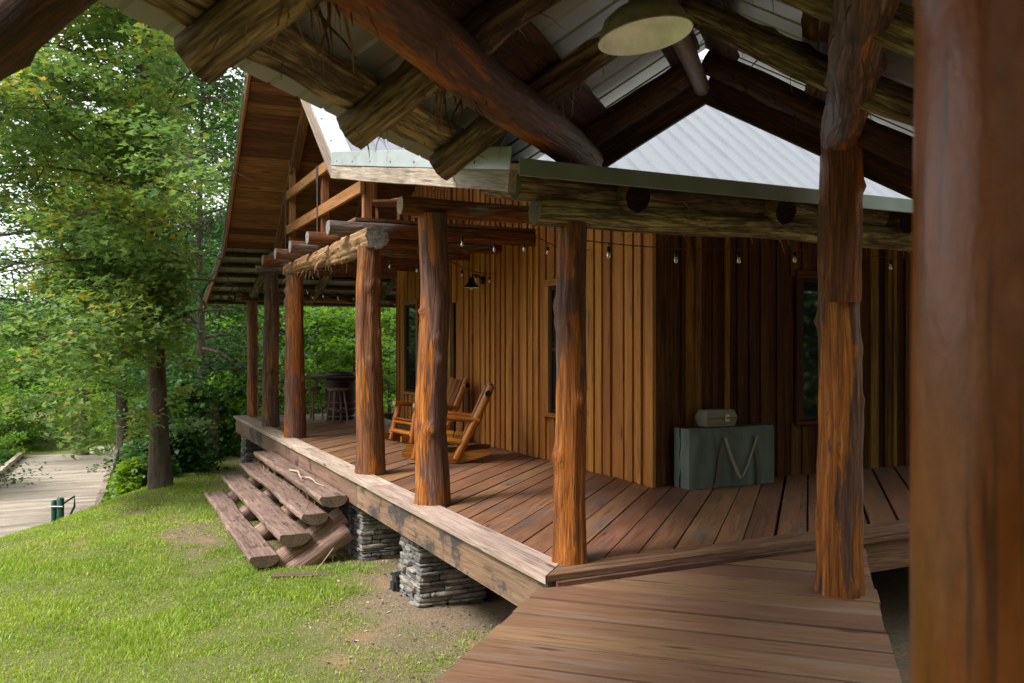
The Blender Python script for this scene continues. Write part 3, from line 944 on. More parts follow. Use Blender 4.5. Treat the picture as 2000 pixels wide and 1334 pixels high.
def pier(x0, y0, x1, y1, zt=-.33, zb=-1.16):
    mb = MB()
    mb.box((x0 + .03, y0 + .03, zb), (x1 - .03, y1 - .03, zt), 'enddark', 2)
    z = zb
    k = 0
    while z < zt - .02:
        h = min(random.choice([.024, .032, .038, .045, .05, .06, .075]), zt - z)
        if zt - z - h < .02:
            h = zt - z
        for side in range(4):
            L = (x1 - x0) if side in (0, 2) else (y1 - y0)
            s0 = 0.0
            while s0 < L - .02:
                w = random.uniform(.1, .34)
                if L - s0 - w < .08:
                    w = L - s0
                pr = random.uniform(-.025, .025)
                dpt = .13
                e0, e1 = s0 + .001, s0 + w - .001
                hz = h - random.uniform(.0, .003)
                hz0 = z
                own = (k % 2 == 0)
                side_gap = .001
                # alternate which side owns the corner
                if side in (0, 2):
                    a0, a1 = (e0, e1) if own else (max(e0, .12), min(e1, L - .12))
                else:
                    a0, a1 = (max(e0, .12), min(e1, L - .12)) if own else (e0, e1)
                if a1 - a0 > .03:
                    if side == 0:
                        lo, hi = (x0 + a0, y0 - pr, hz0), (x0 + a1, y0 + dpt, hz0 + hz)
                    elif side == 2:
                        lo, hi = (x0 + a0, y1 - dpt, hz0), (x0 + a1, y1 + pr, hz0 + hz)
                    elif side == 1:
                        lo, hi = (x0 - pr, y0 + a0, hz0), (x0 + dpt, y0 + a1, hz0 + hz)
                    else:
                        lo, hi = (x1 - dpt, y0 + a0, hz0), (x1 + pr, y0 + a1, hz0 + hz)
                    stone(mb, lo, hi, random.random(), random.uniform(0, 100))
                s0 += w
        z += h
        k += 1
    return mb.build('stone_pier', house)


pier(2.74, 7.62, 3.42, 8.22)
pier(2.76, 9.62, 3.42, 10.22)
pier(2.74, 13.7, 3.36, 14.3)
pier(2.74, 17.95, 3.34, 18.55)
pier(5.05, 5.05, 5.62, 5.6)
mb = MB()
mb.box((5.34, 7.475, -1.3), (12.4, 7.7, -.05), 'enddark', 0)
mb.box((5.34, 7.72, -1.3), (5.6, 15.9, -.05), 'enddark', 1)
mb.build('underfloor_block', house)  # near-black blocks added to shut out light below the floor


# siding
def siding(mb, axis, fixed, a0, a1, z0, z1f, outward, m, openings=()):
    """board and batten; outward = sign along the other axis"""
    a = a0
    while a < a1 - .01:
        w = min(random.uniform(.16, .27), a1 - a)
        bat = random.choice([.06, .075, .09, .11, .13])
        spans = [(z0, z1f(a + w / 2))]
        for (o0, o1, oz0, oz1) in openings:
            if a + w > o0 and a < o1:
                ns = []
                for (s0, s1) in spans:
                    if oz0 > s0:
                        ns.append((s0, min(oz0, s1)))
                    if oz1 < s1:
                        ns.append((max(oz1, s0), s1))
                spans = ns
        rn, rn2 = random.random(), random.random()
        for (s0, s1) in spans:
            if s1 - s0 < .03:
                continue
            f0, f1 = fixed, fixed - outward * .03
            b0, b1 = fixed + outward * random.uniform(.02, .034), fixed - outward * .001
            e0 = a - bat / 2
            e1 = a + bat / 2
            if axis == 1:
                mb.board((fixed - outward * .015, a + w / 2, s0), (fixed - outward * .015, a + w / 2, s1), .03, w - .002, (0, 1, 0), m, rnd=rn)
                mb.board(((b0 + b1) / 2, a, s0), ((b0 + b1) / 2, a, s1), abs(b0 - b1), bat, (0, 1, 0), m, rnd=rn2)
            else:
                mb.board((a + w / 2, fixed - outward * .015, s0), (a + w / 2, fixed - outward * .015, s1), w - .002, .03, (0, 1, 0), m, rnd=rn)
                mb.board((a, (b0 + b1) / 2, s0), (a, (b0 + b1) / 2, s1), bat, abs(b0 - b1), (0, 1, 0), m, rnd=rn2)
        a += w


RIDGE_Y, RIDGE_Z = 12.44, 6.62


def roof_z(y):
    if y < 8.33:
        return 2.52 + (y - 4.33) * .2
    if y < RIDGE_Y:
        return 3.32 + (y - 8.33) * (RIDGE_Z - 3.32) / (RIDGE_Y - 8.33)
    if y < 16.3:
        return RIDGE_Z - (y - RIDGE_Y) * (RIDGE_Z - 3.3) / (16.3 - RIDGE_Y)
    return 3.3 - (y - 16.3) * .295


mb = MB()
siding(mb, 1, HX, HY0 + .05, HY1, 0, lambda a: roof_z(a) - .1, -1, 'siding',
       [(8.95, 9.75, .6, 2.26), (13.1, 14.1, .0, 2.18), (14.75, 15.45, .6, 2.25)])
mb.board((HX - .035, HY0 + .02, 0), (HX - .035, HY0 + .02, 2.9), .045, .14, (0, 1, 0), 'siding', rnd=.7)
mb.build('siding_wall', house)['label'] = 'golden sunward wall of upright boards and battens'
mb = MB()
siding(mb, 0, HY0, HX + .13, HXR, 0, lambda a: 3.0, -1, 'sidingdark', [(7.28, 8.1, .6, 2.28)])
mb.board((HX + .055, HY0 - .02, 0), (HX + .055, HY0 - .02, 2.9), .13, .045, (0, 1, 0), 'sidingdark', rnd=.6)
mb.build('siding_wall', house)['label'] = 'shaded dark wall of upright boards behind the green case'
mb = MB()
siding(mb, 0, HY1, HX, HXR, 0, lambda a: 3.3, 1, 'siding')
siding(mb, 1, HXR, HY0, HY1, 0, lambda a: roof_z(a) - .1, 1, 'siding')
mb.build('siding_wall', house)
mb = MB()                                   # inner floor and ceiling keep the rooms dark
mb.box((HX + .05, HY0 + .06, -.02), (HXR - .06, HY1 - .06, .02), 'trimdark', 0)
mb.box((HX + .05, HY0 + .06, 2.96), (HXR - .06, HY1 - .06, 3.0), 'trimdark', 0)
mb.build('room_floor', house)


def window(axis, fixed, a0, a1, z0, z1, outward):
    fr = MB()
    t = .09

    def bar(alo, ahi, zlo, zhi, d0, d1, m, mbx):
        lo_d, hi_d = sorted((fixed + outward * d0, fixed + outward * d1))
        if axis == 1:
            mbx.box((lo_d, alo, zlo), (hi_d, ahi, zhi), m, 2 if zhi - zlo > ahi - alo else 1)
        else:
            mbx.box((alo, lo_d, zlo), (ahi, hi_d, zhi), m, 2 if zhi - zlo > ahi - alo else 0)
    ms = 'siding' if axis == 1 else 'sidingdark'
    bar(a0 - t, a0, z0, z1, -.03, .045, ms, fr)
    bar(a1, a1 + t, z0, z1, -.03, .045, ms, fr)
    bar(a0 - t, a1 + t, z1 + .001, z1 + t, -.03, .048, ms, fr)
    bar(a0 - t - .03, a1 + t + .03, z0 - .05, z0 - .001, -.03, .075, ms, fr)
    f = fr.build('window', house)
    sa = MB()
    s = .045
    zm = (z0 + z1) / 2
    bar(a0, a0 + s, z0, z1, -.02, .012, 'black', sa)
    bar(a1 - s, a1, z0, z1, -.02, .012, 'black', sa)
    for (q0, q1) in ((z0, z0 + s), (zm - s / 2, zm + s / 2), (z1 - s, z1)):
        bar(a0 + s, a1 - s, q0, q1, -.02, .010, 'black', sa)
    sa.build('sash', f)
    pa = MB()
    bar(a0 + s * .9, a1 - s * .9, z0 + s * .9, z1 - s * .9, -.012, -.006, 'pane', pa)
    pa.build('pane', f)
    return f


window(1, HX, 8.98, 9.72, .62, 2.24, -1)
window(1, HX, 14.78, 15.42, .62, 2.23, -1)
window(0, HY0, 7.31, 8.07, .62, 2.26, -1)
# carved wooden door with a glass light
mb = MB()
mb.box((HX - .05, 13.1, 0), (HX + .03, 13.2, 2.18), 'board_door', 2)
mb.box((HX - .05, 14.0, 0), (HX + .03, 14.1, 2.18), 'board_door', 2)
mb.box((HX - .052, 13.201, 2.07), (HX + .03, 13.999, 2.18), 'board_door', 1)
mb.box((HX - .03, 13.2, .02), (HX + .02, 14.0, .75), 'board_door', 2)
mb.box((HX - .03, 13.2, 1.72), (HX + .02, 14.0, 2.07), 'board_door', 1)
for i in range(9):                          # carved curls of the upper panel
    yy = 13.26 + .085 * i
    mb.lathe((HX - .028, yy, 1.8 + .12 * math.sin(i * .4 + .2)), [(.0, .02), (.03, .014), (.038, 0)], 'board_door', 12, (-1, 0, 0))
door = mb.build('door', house)
mb = MB()
mb.box((HX - .012, 13.2, .75), (HX, 14.0, 1.72), 'pane', 2)
mb.build('pane', door)

# porch posts
posts = [(2.94, 5.13, .112, .098, 2.33, 'cedar', 3), (2.85, 7.57, .15, .135, 2.72, 'cedar', 5), (2.87, 9.66, .158, .132, 2.62, 'cedar_red', 5),
         (2.88, 13.89, .158, .142, 2.60, 'cedar', 3), (2.88, 15.97, .145, .128, 2.79, 'cedar_bark', 2), (2.96, 18.42, .11, .1, 2.40, 'cedar_red', 3)]
POFF = [(11.3, 4.2, 8.8), (2.1, 7.7, 1.4), (5.2, 3.1, 9.6), (8.4, 1.2, 6.6), (1.2, 2.3, 3.4), (6.5, 8.8, 4.4)]
for i, (x, y, r0, r1, zt, m, kn) in enumerate(posts):
    mb = MB()
    mb.log((x, y, .005), (x + random.uniform(-.015, .015), y, zt), r0, r1, m, 'end', n=40, ring=.035, flute=.13, rough=.05, knots=kn + 4, bend=.035, flare=.1, seed=3.3 + i * 7.7, rnd=.6, goff=V(POFF[i]))
    mb.shreds_on((x, y, .2), (x, y, zt), r0 * .97, 22, (.03, .1), (.002, .007), 'fibredark', below=False)
    mb.build('porch_post', house)

# near porch beam: two stacked logs, rafters, roof
mb = MB()
mb.log((2.66, 5.12, 2.40), (12.4, 5.12, 2.40), .098, .095, 'olive', 'endolive', bend=.05, flute=.08, knots=12, seed=41)
mb.shreds_on((2.7, 5.12, 2.4), (7, 5.12, 2.4), .095, 60, m='fibre')
mb.build('lintel_log', house)
mb = MB()
mb.log((2.52, 5.13, 2.545), (12.4, 5.13, 2.545), .085, .085, 'olive', 'endolive', bend=.05, flute=.09, knots=14, seed=52)
mb.shreds_on((2.55, 5.13, 2.53), (7, 5.13, 2.53), .085, 60, m='fibre')
mb.build('lintel_log', house)
for i, x in enumerate([3.36, 4.70, 6.02, 7.34, 8.66, 9.98, 11.3]):
    mb = MB()
    mb.log((x, 4.93, 2.505), (x, 7.40, 2.505 + .2 * 2.4), .10, .095, 'rafter', 'enddark', n=18, ring=.12, seed=60 + i)
    mb.build('porch_rafter', house)


def rib_sheet(mb, p00, p10, p01, nrib, m, hgt=.02, wid=.035, thick=.004, minor=True):
    """metal sheet: u from p00 to p10 carries the ribs, v from p00 to p01 runs along them"""
    p00, p10, p01 = V(p00), V(p10), V(p01)
    u, vv = p10 - p00, p01 - p00
    L = u.length
    un = u.normalized()
    nrm = un.cross(vv.normalized()).normalized()
    if nrm.z < 0:
        nrm = -nrm
    prof = [(0, 0)]
    sp = L / nrib
    for i in range(nrib):
        c = (i + .5) * sp
        prof += [(c - wid / 2 - .008, 0), (c - wid / 4, hgt), (c + wid / 4, hgt), (c + wid / 2 + .008, 0)]
        if minor and i < nrib - 1:
            for q in (1 / 3, 2 / 3):
                cc = c + sp * q
                prof += [(cc - .012, 0), (cc, hgt * .22), (cc + .012, 0)]
    prof.append((L, 0))
    k = len(prof)
    vs = []
    for off in (0, -thick):
        for base in (p00, p01):
            for (a, h) in prof:
                vs.append(base + un * a + nrm * (h + off))
    fs = []
    for j in range(k - 1):
        fs.append((j, j + 1, k + j + 1, k + j))
        fs.append((2 * k + j, 3 * k + j, 3 * k + j + 1, 2 * k + j + 1))
    for (a, b2) in ((0, 2 * k), (k, 3 * k)):
        for j in range(k - 1):
            fs.append((a + j, b2 + j, b2 + j + 1, a + j + 1))
    n = (p00, p10, p01)
    mb.add(vs, fs, m)


XB = 2.13
XR = 13.0
mb = MB()
rib_sheet(mb, (XB, 8.33, roof_z(8.33)), (XR, 8.33, roof_z(8.33)), (XB, RIDGE_Y, RIDGE_Z), 36, 'roofmetal', .034, .003, minor=False)
rib_sheet(mb, (XB, 16.3, 3.3), (XR, 16.3, 3.3), (XB, RIDGE_Y, RIDGE_Z), 36, 'roofmetal')
rib_sheet(mb, (XB, 4.30, roof_z(4.30)), (XR, 4.30, roof_z(4.30)), (XB, 8.36, roof_z(8.33) + .006), 36, 'undermetal')
rib_sheet(mb, (XB, 19.5, roof_z(19.5)), (XR, 19.5, roof_z(19.5)), (XB, 16.27, 3.312), 36, 'eavemetal')
roof = mb.build('metal_roof', house)
# soffit boards under the steep slopes
mb = MB()
for (ya, yb) in ((16.3, RIDGE_Y), (8.36, RIDGE_Y)):
    za, zb = roof_z(ya) - .05, RIDGE_Z - .05
    sl = V((0, yb - ya, zb - za))
    L = sl.length
    d = sl.normalized()
    nn = V((1, 0, 0)).cross(d)
    if nn.z < 0:
        nn = -nn
    s0 = 0
    while s0 < L:
        w = min(random.uniform(.15, .2), L - s0)
        p = V((0, ya, za)) + d * (s0 + w / 2)
        xj = random.uniform(4, 9)
        rn = random.random()
        mb.board((XB + .03, p.y, p.z), (xj, p.y, p.z), w - .004, .025, nn, 'soffit', rnd=rn)
        mb.board((xj + .003, p.y, p.z), (XR, p.y, p.z), w - .004, .025, nn, 'soffit')
        s0 += w
mb.build('soffit', house)
# verge (barge) boards and flashing
mb = MB()


def verge(y0, z0, y1, z1, m, x, w, h, up=None):
    d = V((0, y1 - y0, z1 - z0)).normalized()
    nn = V((1, 0, 0)).cross(d)
    if nn.z < 0:
        nn = -nn
    mb.board((x, y0, z0), (x, y1, z1), w, h, nn, m, wav=.004)


verge(16.3, 3.3 - .1, RIDGE_Y, RIDGE_Z - .1, 'rail', XB - .02, .04, .17)
verge(19.5, roof_z(19.5) - .07, 16.3, 3.3 - .1, 'rail', XB - .02, .04, .15)
verge(8.33, 3.32 - .12, RIDGE_Y, RIDGE_Z - .1, 'fascia', XB - .02, .04, .17)
mb.build('verge_board', house)
mb = MB()
d = V((0, 4.0, .8)).normalized()
mb.board((XB - .02, 4.32, 2.41), (XB - .02, 8.34, 3.185), .05, .12, (0, -.2, 1), 'fascia', wav=.012, waney=0)
mb.build('verge_board', house)['label'] = 'grey live-edge verge board under the pale flashing'
mb = MB()
mb.board((XB - .048, 4.30, 2.535), (XB - .048, 8.33, 3.315), .006, .13, (0, -.2, 1), 'trimpale')
for yy in np.arange(4.8, 8.3, .55):
    mb.lathe((XB - .051, yy, 2.51 + (yy - 4.3) * .1935), [(.0, .006), (.008, .004), (.011, 0)], 'iron', 8, (-1, 0, 0))
d2 = V((0, RIDGE_Y - 8.33, RIDGE_Z - 3.32)).normalized()
nn = V((1, 0, 0)).cross(d2)
mb.board(V((XB + .06, 8.3, 3.30)) + nn * .03, V((XB + .06, RIDGE_Y, RIDGE_Z)) + nn * .03, .22, .006, nn, 'trimpale')
for q in np.arange(.3, 5.0, .5):
    mb.lathe(V((XB + .0, 8.33, 3.33)) + d2 * q + nn * .033, [(.0, .006), (.008, .004), (.011, 0)], 'iron', 8, nn)
mb.build('flashing', house)
mb = MB()
d2 = V((0, 16.3 - RIDGE_Y, 3.3 - RIDGE_Z)).normalized()
mb.board((XB - .05, 16.3, 3.315), (XB - .05, RIDGE_Y, RIDGE_Z + .015), .01, .05, (0, .6, 1), 'trimmetal')
mb.board((XB - .05, 19.52, roof_z(19.5) + .01), (XB - .05, 16.3, 3.315), .01, .05, (0, .3, 1), 'trimmetal')
mb.build('flashing', house)
mb = MB()
mb.board((XB - .01, 4.27, 2.485), (XR, 4.27, 2.485), .012, .1, m='trimmetal', wav=.004, seg=20)
mb.build('eave_trim', house)
# far lower roof: purlins, log rafters, eave beam
mb = MB()
for y in np.arange(16.6, 19.5, .52):
    mb.board((XB + .03, y, roof_z(y) - .05), (XR, y, roof_z(y) - .05), .11, .05, (0, .3, 1), 'darklog', waney=.015)
mb.build('purlins', house)
for i, x in enumerate([2.95, 4.2, 5.65, 7.0]):
    mb = MB()
    mb.log((x, 18.75, roof_z(18.75) - .17), (x, 16.1, roof_z(16.3) - .19), .085, .085, 'olive', 'end', n=16, ring=.12, seed=80 + i)
    mb.build('porch_rafter', house)
mb = MB()
mb.log((2.60, 18.42, 2.475), (12.4, 18.42, 2.475), .095, .1, 'rafter', 'enddark', seed=91, ring=.12, n=18)
mb.build('lintel_log', house)

# balcony over the middle of the porch
for i, (y, zc, r, x0, m, em) in enumerate([(7.57, 2.785, .092, 2.53, 'joist', 'end'), (10.17, 2.90, .098, 2.5, 'joist', 'endgrey'), (11.28, 2.90, .095, 2.5, 'joist', 'endgrey'),
                                       (12.38, 2.90, .095, 2.5, 'joist', 'endgrey'), (13.5, 2.90, .095, 2.5, 'joist', 'endgrey'), (14.6, 2.90, .095, 2.5, 'joist', 'endgrey'),
                                       (15.97, 2.86, .085, 2.62, 'joist', 'endgrey')]):
    mb = MB()
    mb.log((x0, y, zc), (HX, y, zc), r, r * 1.02, m, em, n=22, ring=.07, flute=.08, knots=6, seed=100 + i, flat=.07, bend=.02, rnd=.5)
    mb.shreds_on((x0 + .1, y, zc), (HX, y, zc), r, 26, m='fibredark')
    mb.build('joist_log', house)
mb = MB()
mb.log((2.88, 9.42, 2.715), (2.86, 14.3, 2.70), .135, .095, 'gnarl', 'endgrey', n=30, ring=.05, flute=.2, rough=.14, knots=16, seed=131, bend=.06)
mb.log((2.86, 9.9, 2.60), (2.85, 11.4, 2.60), .06, .045, 'gnarl', 'end', n=14, ring=.06, flute=.25, rough=.2, knots=4, seed=137, bend=.04)
mb.shreds_on((2.86, 9.6, 2.7), (2.86, 14.2, 2.68), .115, 130, (.05, .2), (.006, .024), 'fibre', below=False)
mb.shreds_on((2.86, 10.5, 2.62), (2.86, 13.6, 2.62), .1, 45, (.05, .14), (.004, .018), 'fibredark')
mb.build('gnarled_beam', house)['label'] = 'pale peeled beam with torn bark hanging from it'
mb = MB()
x = 2.82
while x < HX - .05:
    w = .19
    mb.board((x + w / 2, 10.12, 3.01), (x + w / 2, 15.2, 3.01), w - .006, .04, m='deck', wav=.003)
    x += w
mb.build('balcony_floor', house)
rl = MB()
rl.board((2.93, 10.2, 3.42), (2.93, 14.75, 3.42), .05, .15, m='rail')
rl.board((2.93, 10.2, 4.0), (2.93, 14.75, 4.0), .05, .15, m='rail')
rl.board((2.985, 10.27, 3.97), (HX, 10.27, 3.97), .05, .12, m='rail')
rail = rl.build('balcony_railing', house)
for y, zt in ((14.7, 4.62), (12.42, 4.1), (10.27, 4.1)):
    mb = MB()
    mb.box((2.957, y - .05, 3.03), (3.06, y + .05, zt), 'rail', 2)
    mb.build('rail_post', rail)
for y in (12.42, 14.72):
    mb = MB()
    mb.box((2.893, y - .025, 3.0), (2.904, y + .025, 4.08), 'iron', 2)
    mb.box((2.888, y - .05, 3.83), (2.9045, y + .05, 4.07), 'iron', 2)
    for zz in (3.1, 3.4, 3.45, 3.9, 4.0):
        mb.lathe((2.892, y, zz), [(.0, .01), (.012, .006), (.014, 0)], 'steel', 8, (-1, 0, 0))
    mb.build('iron_strap', rail)
for i, x in enumerate((3.05, 4.4)):
    mb = MB()
    mb.board((x, 16.4, roof_z(16.4) - .17), (x, RIDGE_Y, RIDGE_Z - .17), .14, .16, (0, .6, 1), 'soffit', wav=.01)
    mb.board((x, 8.5, roof_z(8.5) - .17), (x, RIDGE_Y - .1, RIDGE_Z - .26), .14, .16, (0, -.6, 1), 'soffit', wav=.01)
    r_ = mb.build('roof_rafter', house)
    if i == 0:
        mb = MB()
        p, q = V((2.965, 15.95, 3.28)), V((2.965, 13.9, 5.02))
        for t in np.linspace(0, 1, 12):
            mb.lathe(p.lerp(q, float(t)), [(.0, .02), (.014, .012), (.02, 0)], 'steel', 8, (-1, 0, 0))
        mb.board(p, q, .012, .05, (0, .6, 1), 'iron')
        mb.build('iron_strap', r_)


# ------------------------------------------------------------------ the covered walkway
walk = thing('covered_walkway', 'plank walkway under a gabled log and metal roof leading to the porch', 'walkway', WV(3.0, -.62, -1.0))
VC = -.65
mb = MB()
w = -1.6
while w < 7.4:
    wd = random.choice([.22, .25, .28, .31])
    gap = random.choice([.012, .015, .019, .026])
    v0, v1 = -1.64 + random.uniform(-.007, .007), .40 + random.uniform(-.009, .009)
    poly = [tuple(WV(w + gap, v0, 0).xy), tuple(WV(w + gap, v1, 0).xy), tuple(WV(w + wd, v1, 0).xy), tuple(WV(w + wd, v0, 0).xy)]
    poly = clip(poly, 0, 1, 4.855)
    off = V((random.uniform(0, 40), random.uniform(0, 40), random.uniform(0, 40)))
    if len(poly) > 2:
        mb.prism(poly, -.115, -.065 + random.uniform(-.004, .003), 'walkdeck', lambda p: V(((p.x - p.y) * S2, (p.x + p.y) * S2, p.z)) + off)
    w += wd
mb.build('walkway_deck', walk)
mb = MB()
for vv in (-1.5, -.6, .28):
    mb.board(WV(-1.6, vv, -.25), WV(5.0 if vv < -1 else 6.0, vv, -.25), .06, .26, m='trimdark')
mb.build('walkway_joists', walk)


def rafter_z(v):
    return 3.283 - .555 * abs(v - VC)


nrmL = V((0, 0, 1))
for i, (w, r, m, ext) in enumerate([(.55, .1, 'darklog', 1.8), (2.5, .088, 'rafter', 1.40), (3.6, .08, 'rafter', 1.41), (4.55, .074, 'rafter', 1.38)]):
    for sgn in (-1, 1):
        mb = MB()
        vt = VC + sgn * ext
        a, c = WV(w, vt, rafter_z(vt)), WV(w + .02 * sgn, VC + sgn * .02, rafter_z(VC))
        mm = m if sgn < 0 or m == 'darklog' else 'olive'
        mb.log(a, c, r * 1.06, r * .92, mm, 'end', n=30, ring=.04, flute=.2, rough=.13, knots=9, bend=.07, seed=200 + i * 3 + sgn)
        mb.shreds_on(a, c, r, 46, (.04, .16), (.003, .012), 'fibre' if w > 2 else 'fibredark')
        if w in (2.5, 3.6) and sgn < 0:
            for _ in range(26):
                p = WV(w + random.uniform(-.07, .07), VC - random.uniform(.82, 1.0), 0)
                p.z = rafter_z(VC - .92) - .06
                mb.shred(p, V((random.uniform(-.5, .5), random.uniform(-.5, .5), -.6)), random.uniform(.12, .34), random.uniform(.005, .025), random.choice(['fibre', 'fibre', 'fibredark']), .5)
        mb.build('rafter_log', walk)
mb = MB()
mb.log(WV(1.95, -2.6, 2.31), WV(1.95, -.65, 3.19), .1, .095, 'darklog', 'enddark', n=24, ring=.06, flute=.1, rough=.06, knots=6, bend=.03, seed=219)
mb.build('rafter_log', walk)
mb = MB()
mb.log(WV(1.95, 1.3, 2.31), WV(1.95, -.63, 3.19), .1, .095, 'darklog', 'enddark', n=24, ring=.06, flute=.1, rough=.06, knots=6, bend=.03, seed=220)
mb.build('rafter_log', walk)
# end pair: log rafter and dark verge board below it
for sgn in (-1, 1):
    mb = MB()
    vt = VC + sgn * (.9 if sgn < 0 else 1.5)
    a, c = WV(5.66, vt, rafter_z(vt) + .05), WV(5.66, VC + sgn * .02, rafter_z(VC) + .05)
    mb.log(a, c, .09, .08, 'darklog', 'end', n=20, ring=.07, flute=.12, rough=.08, knots=6, bend=.04, seed=230 + sgn)
    mb.shreds_on(a, c, .08, 30, m='fibredark')
    mb.build('rafter_log', walk)
    mb = MB()
    vt2 = VC + sgn * (.8 if sgn < 0 else 1.75)
    a, c = WV(5.82, vt2, rafter_z(vt2) - .058), WV(5.82, VC + sgn * .006, rafter_z(VC) - .058)
    mb.board(a, c, .035, .23, (0, 0, 1), 'darklog', waney=.0, wav=.012)
    mb.build('verge_board', walk)
# plate logs carrying the rafters
for (v, r0, r1, m, sd_, wa, wb_, zc) in ((-1.45, .115, .125, 'cedar', 241, -1.2, 5.72, 2.745), (.19, .112, .115, 'cedar_bark', 247, -.6, 6.02, 2.78)):
    mb = MB()
    a, c = WV(wa, v, zc), WV(wb_, v, zc)
    mb.log(a, c, r0, r1, m, 'end', n=34, ring=.05, flute=.1, rough=.07, knots=10, bend=.05, seed=sd_, rnd=.45)
    mb.shreds_on(a, c, r0, 60, (.03, .12), (.003, .01), 'fibredark')
    mb.build('plate_log', walk)
mb = MB()
mb.log(WV(-.8, VC - .01, 3.17), WV(5.76, VC - .02, 3.19), .062, .052, 'oldwood', 'endgrey', n=18, ring=.06, flute=.14, rough=.08, knots=5, bend=.03, seed=251)
mb.build('ridge_pole', walk)
# purlin slabs on the rafters
cosr = 1 / math.sqrt(1 + .555 ** 2)
for sgn in (-1, 1):
    for j, dist in enumerate((.13, .77, 1.33)):
        mb = MB()
        v = VC + sgn * dist
        zc = rafter_z(v) + .115 / cosr
        slope = V((S2 * sgn * .555, -S2 * sgn * .555, 1)).normalized()
        a, c = WV(-1.2, v, zc), WV(5.55 if dist < 1 or sgn > 0 else 4.7, v + random.uniform(-.02, .02), zc)
        wd = (.22, .29, .18)[j]
        mb.board(a, c, wd, (.045, .045, .07)[j], slope, 'rafter' if j > 1 else 'darklog', waney=.03, wav=.012, seg=50)
        mb.shreds_on(a, c, .06, 30, m='fibredark')
        mb.build('purlin', walk)
mb = MB()
for sgn in (-1, 1):
    ve = VC + sgn * 1.565
    off = .19 / cosr
    rib_sheet(mb, WV(-1.5, ve, rafter_z(ve) + off), WV(5.9, ve, rafter_z(ve) + off), WV(-1.5, VC, rafter_z(VC) + off), 34, 'undermetal', .014, .022, minor=False)
mb.build('metal_roof', walk)
mb = MB()
for sgn in (-1, 1):
    slope = V((S2 * sgn * .555, -S2 * sgn * .555, 1)).normalized()
    v = VC + sgn * .09
    z = rafter_z(v) + .22 / cosr
    mb.board(WV(-1.5, v, z), WV(5.91, v, z), .2, .004, slope, 'trimmetal')
mb.build('ridge_cap', walk)
# struts
mb = MB()
mb.log(WV(3.62, -1.13, 3.0), WV(3.62, -1.13, 3.25), .022, .022, 'darklog', 'end', n=10, ring=.06, seed=261, knots=1)
mb.build('strut', walk)
# walkway posts
mb = MB()
bx, by = 4.225, 3.966
mb.log((bx, by, -.07), (bx + .01, by, 2.70), .132, .115, 'cedar_pale', 'end', n=44, ring=.035, flute=.16, rough=.06, knots=8, bend=.03, flare=.06, seed=275, rnd=.6, goff=V((2.1, 7.7, 1.4)))
mb.shreds_on((bx, by, .1), (bx, by, 2.6), .125, 26, (.03, .12), (.002, .007), 'fibredark', below=False)
post1 = mb.build('walkway_post', walk)
mb = MB()
tw = (V((0, 0, 0)) - V((bx, by, 0))).normalized()
sl0, sl1 = V((bx, by, 1.76)) + tw * .06, V((bx, by, 2.80)) + tw * .075
mb.log(sl0 + RGT * .01, sl1 + RGT * .01, .105, .115, 'cedar_red', 'end', n=34, ring=.04, flute=.13, rough=.07, knots=7, bend=.03, seed=277, rnd=.3)
mb.build('post_slab', walk)['label'] = 'dark bark slab notched over the front of the walkway post'
mb = MB()
np_ = WV(1.40, .285, 0)
mb.log((np_.x, np_.y, -1.0), (np_.x + .0, np_.y, 2.65), .143, .135, 'nearpost', 'end', n=56, ring=.03, flute=.035, rough=.012, knots=5, bend=.01, seed=283, rnd=.5)
mb.build('walkway_post', walk)['label'] = 'smooth reddish post filling the right edge of the view'
mb = MB()
np_ = WV(-.75, -1.48, 0)
mb.log((np_.x, np_.y, -1.0), (np_.x, np_.y, 2.65), .13, .12, 'cedar', 'end', n=24, ring=.08, seed=289, rnd=.5)
mb.build('walkway_post', walk)

# ------------------------------------------------------------------ pendant barn lamp
lp = WV(3.62, VC - .005, 0)
lamp = thing('pendant_lamp', 'cream enamel barn light shade hanging under the walkway ridge', 'lamp', (lp.x, lp.y, 2.79))
ax = (V((.01, .03, 1)) - RGT * .15).normalized()
c0 = V((lp.x, lp.y, 2.80))
mb = MB()
prof_out = [(.2, 0), (.203, .004), (.197, .012), (.188, .04), (.165, .085), (.12, .118), (.07, .135), (.05, .14), (.046, .17), (.045, .24), (.02, .25), (0, .25)]
prof_in = [(0, .108), (.06, .106), (.115, .092), (.155, .068), (.18, .034), (.192, .006), (.2, 0)]
mb.lathe(c0, prof_out, 'enamelout', 48, ax)
mb.lathe(c0, prof_in, 'enamel', 48, ax)
mb.build('lamp_shade', lamp)
mb = MB()
mb.tube([c0 + ax * .245, c0 + ax * .31 + V((0, 0, .01)), V((lp.x, lp.y, 3.12))], .009, 'black')
mb.build('stem', lamp)

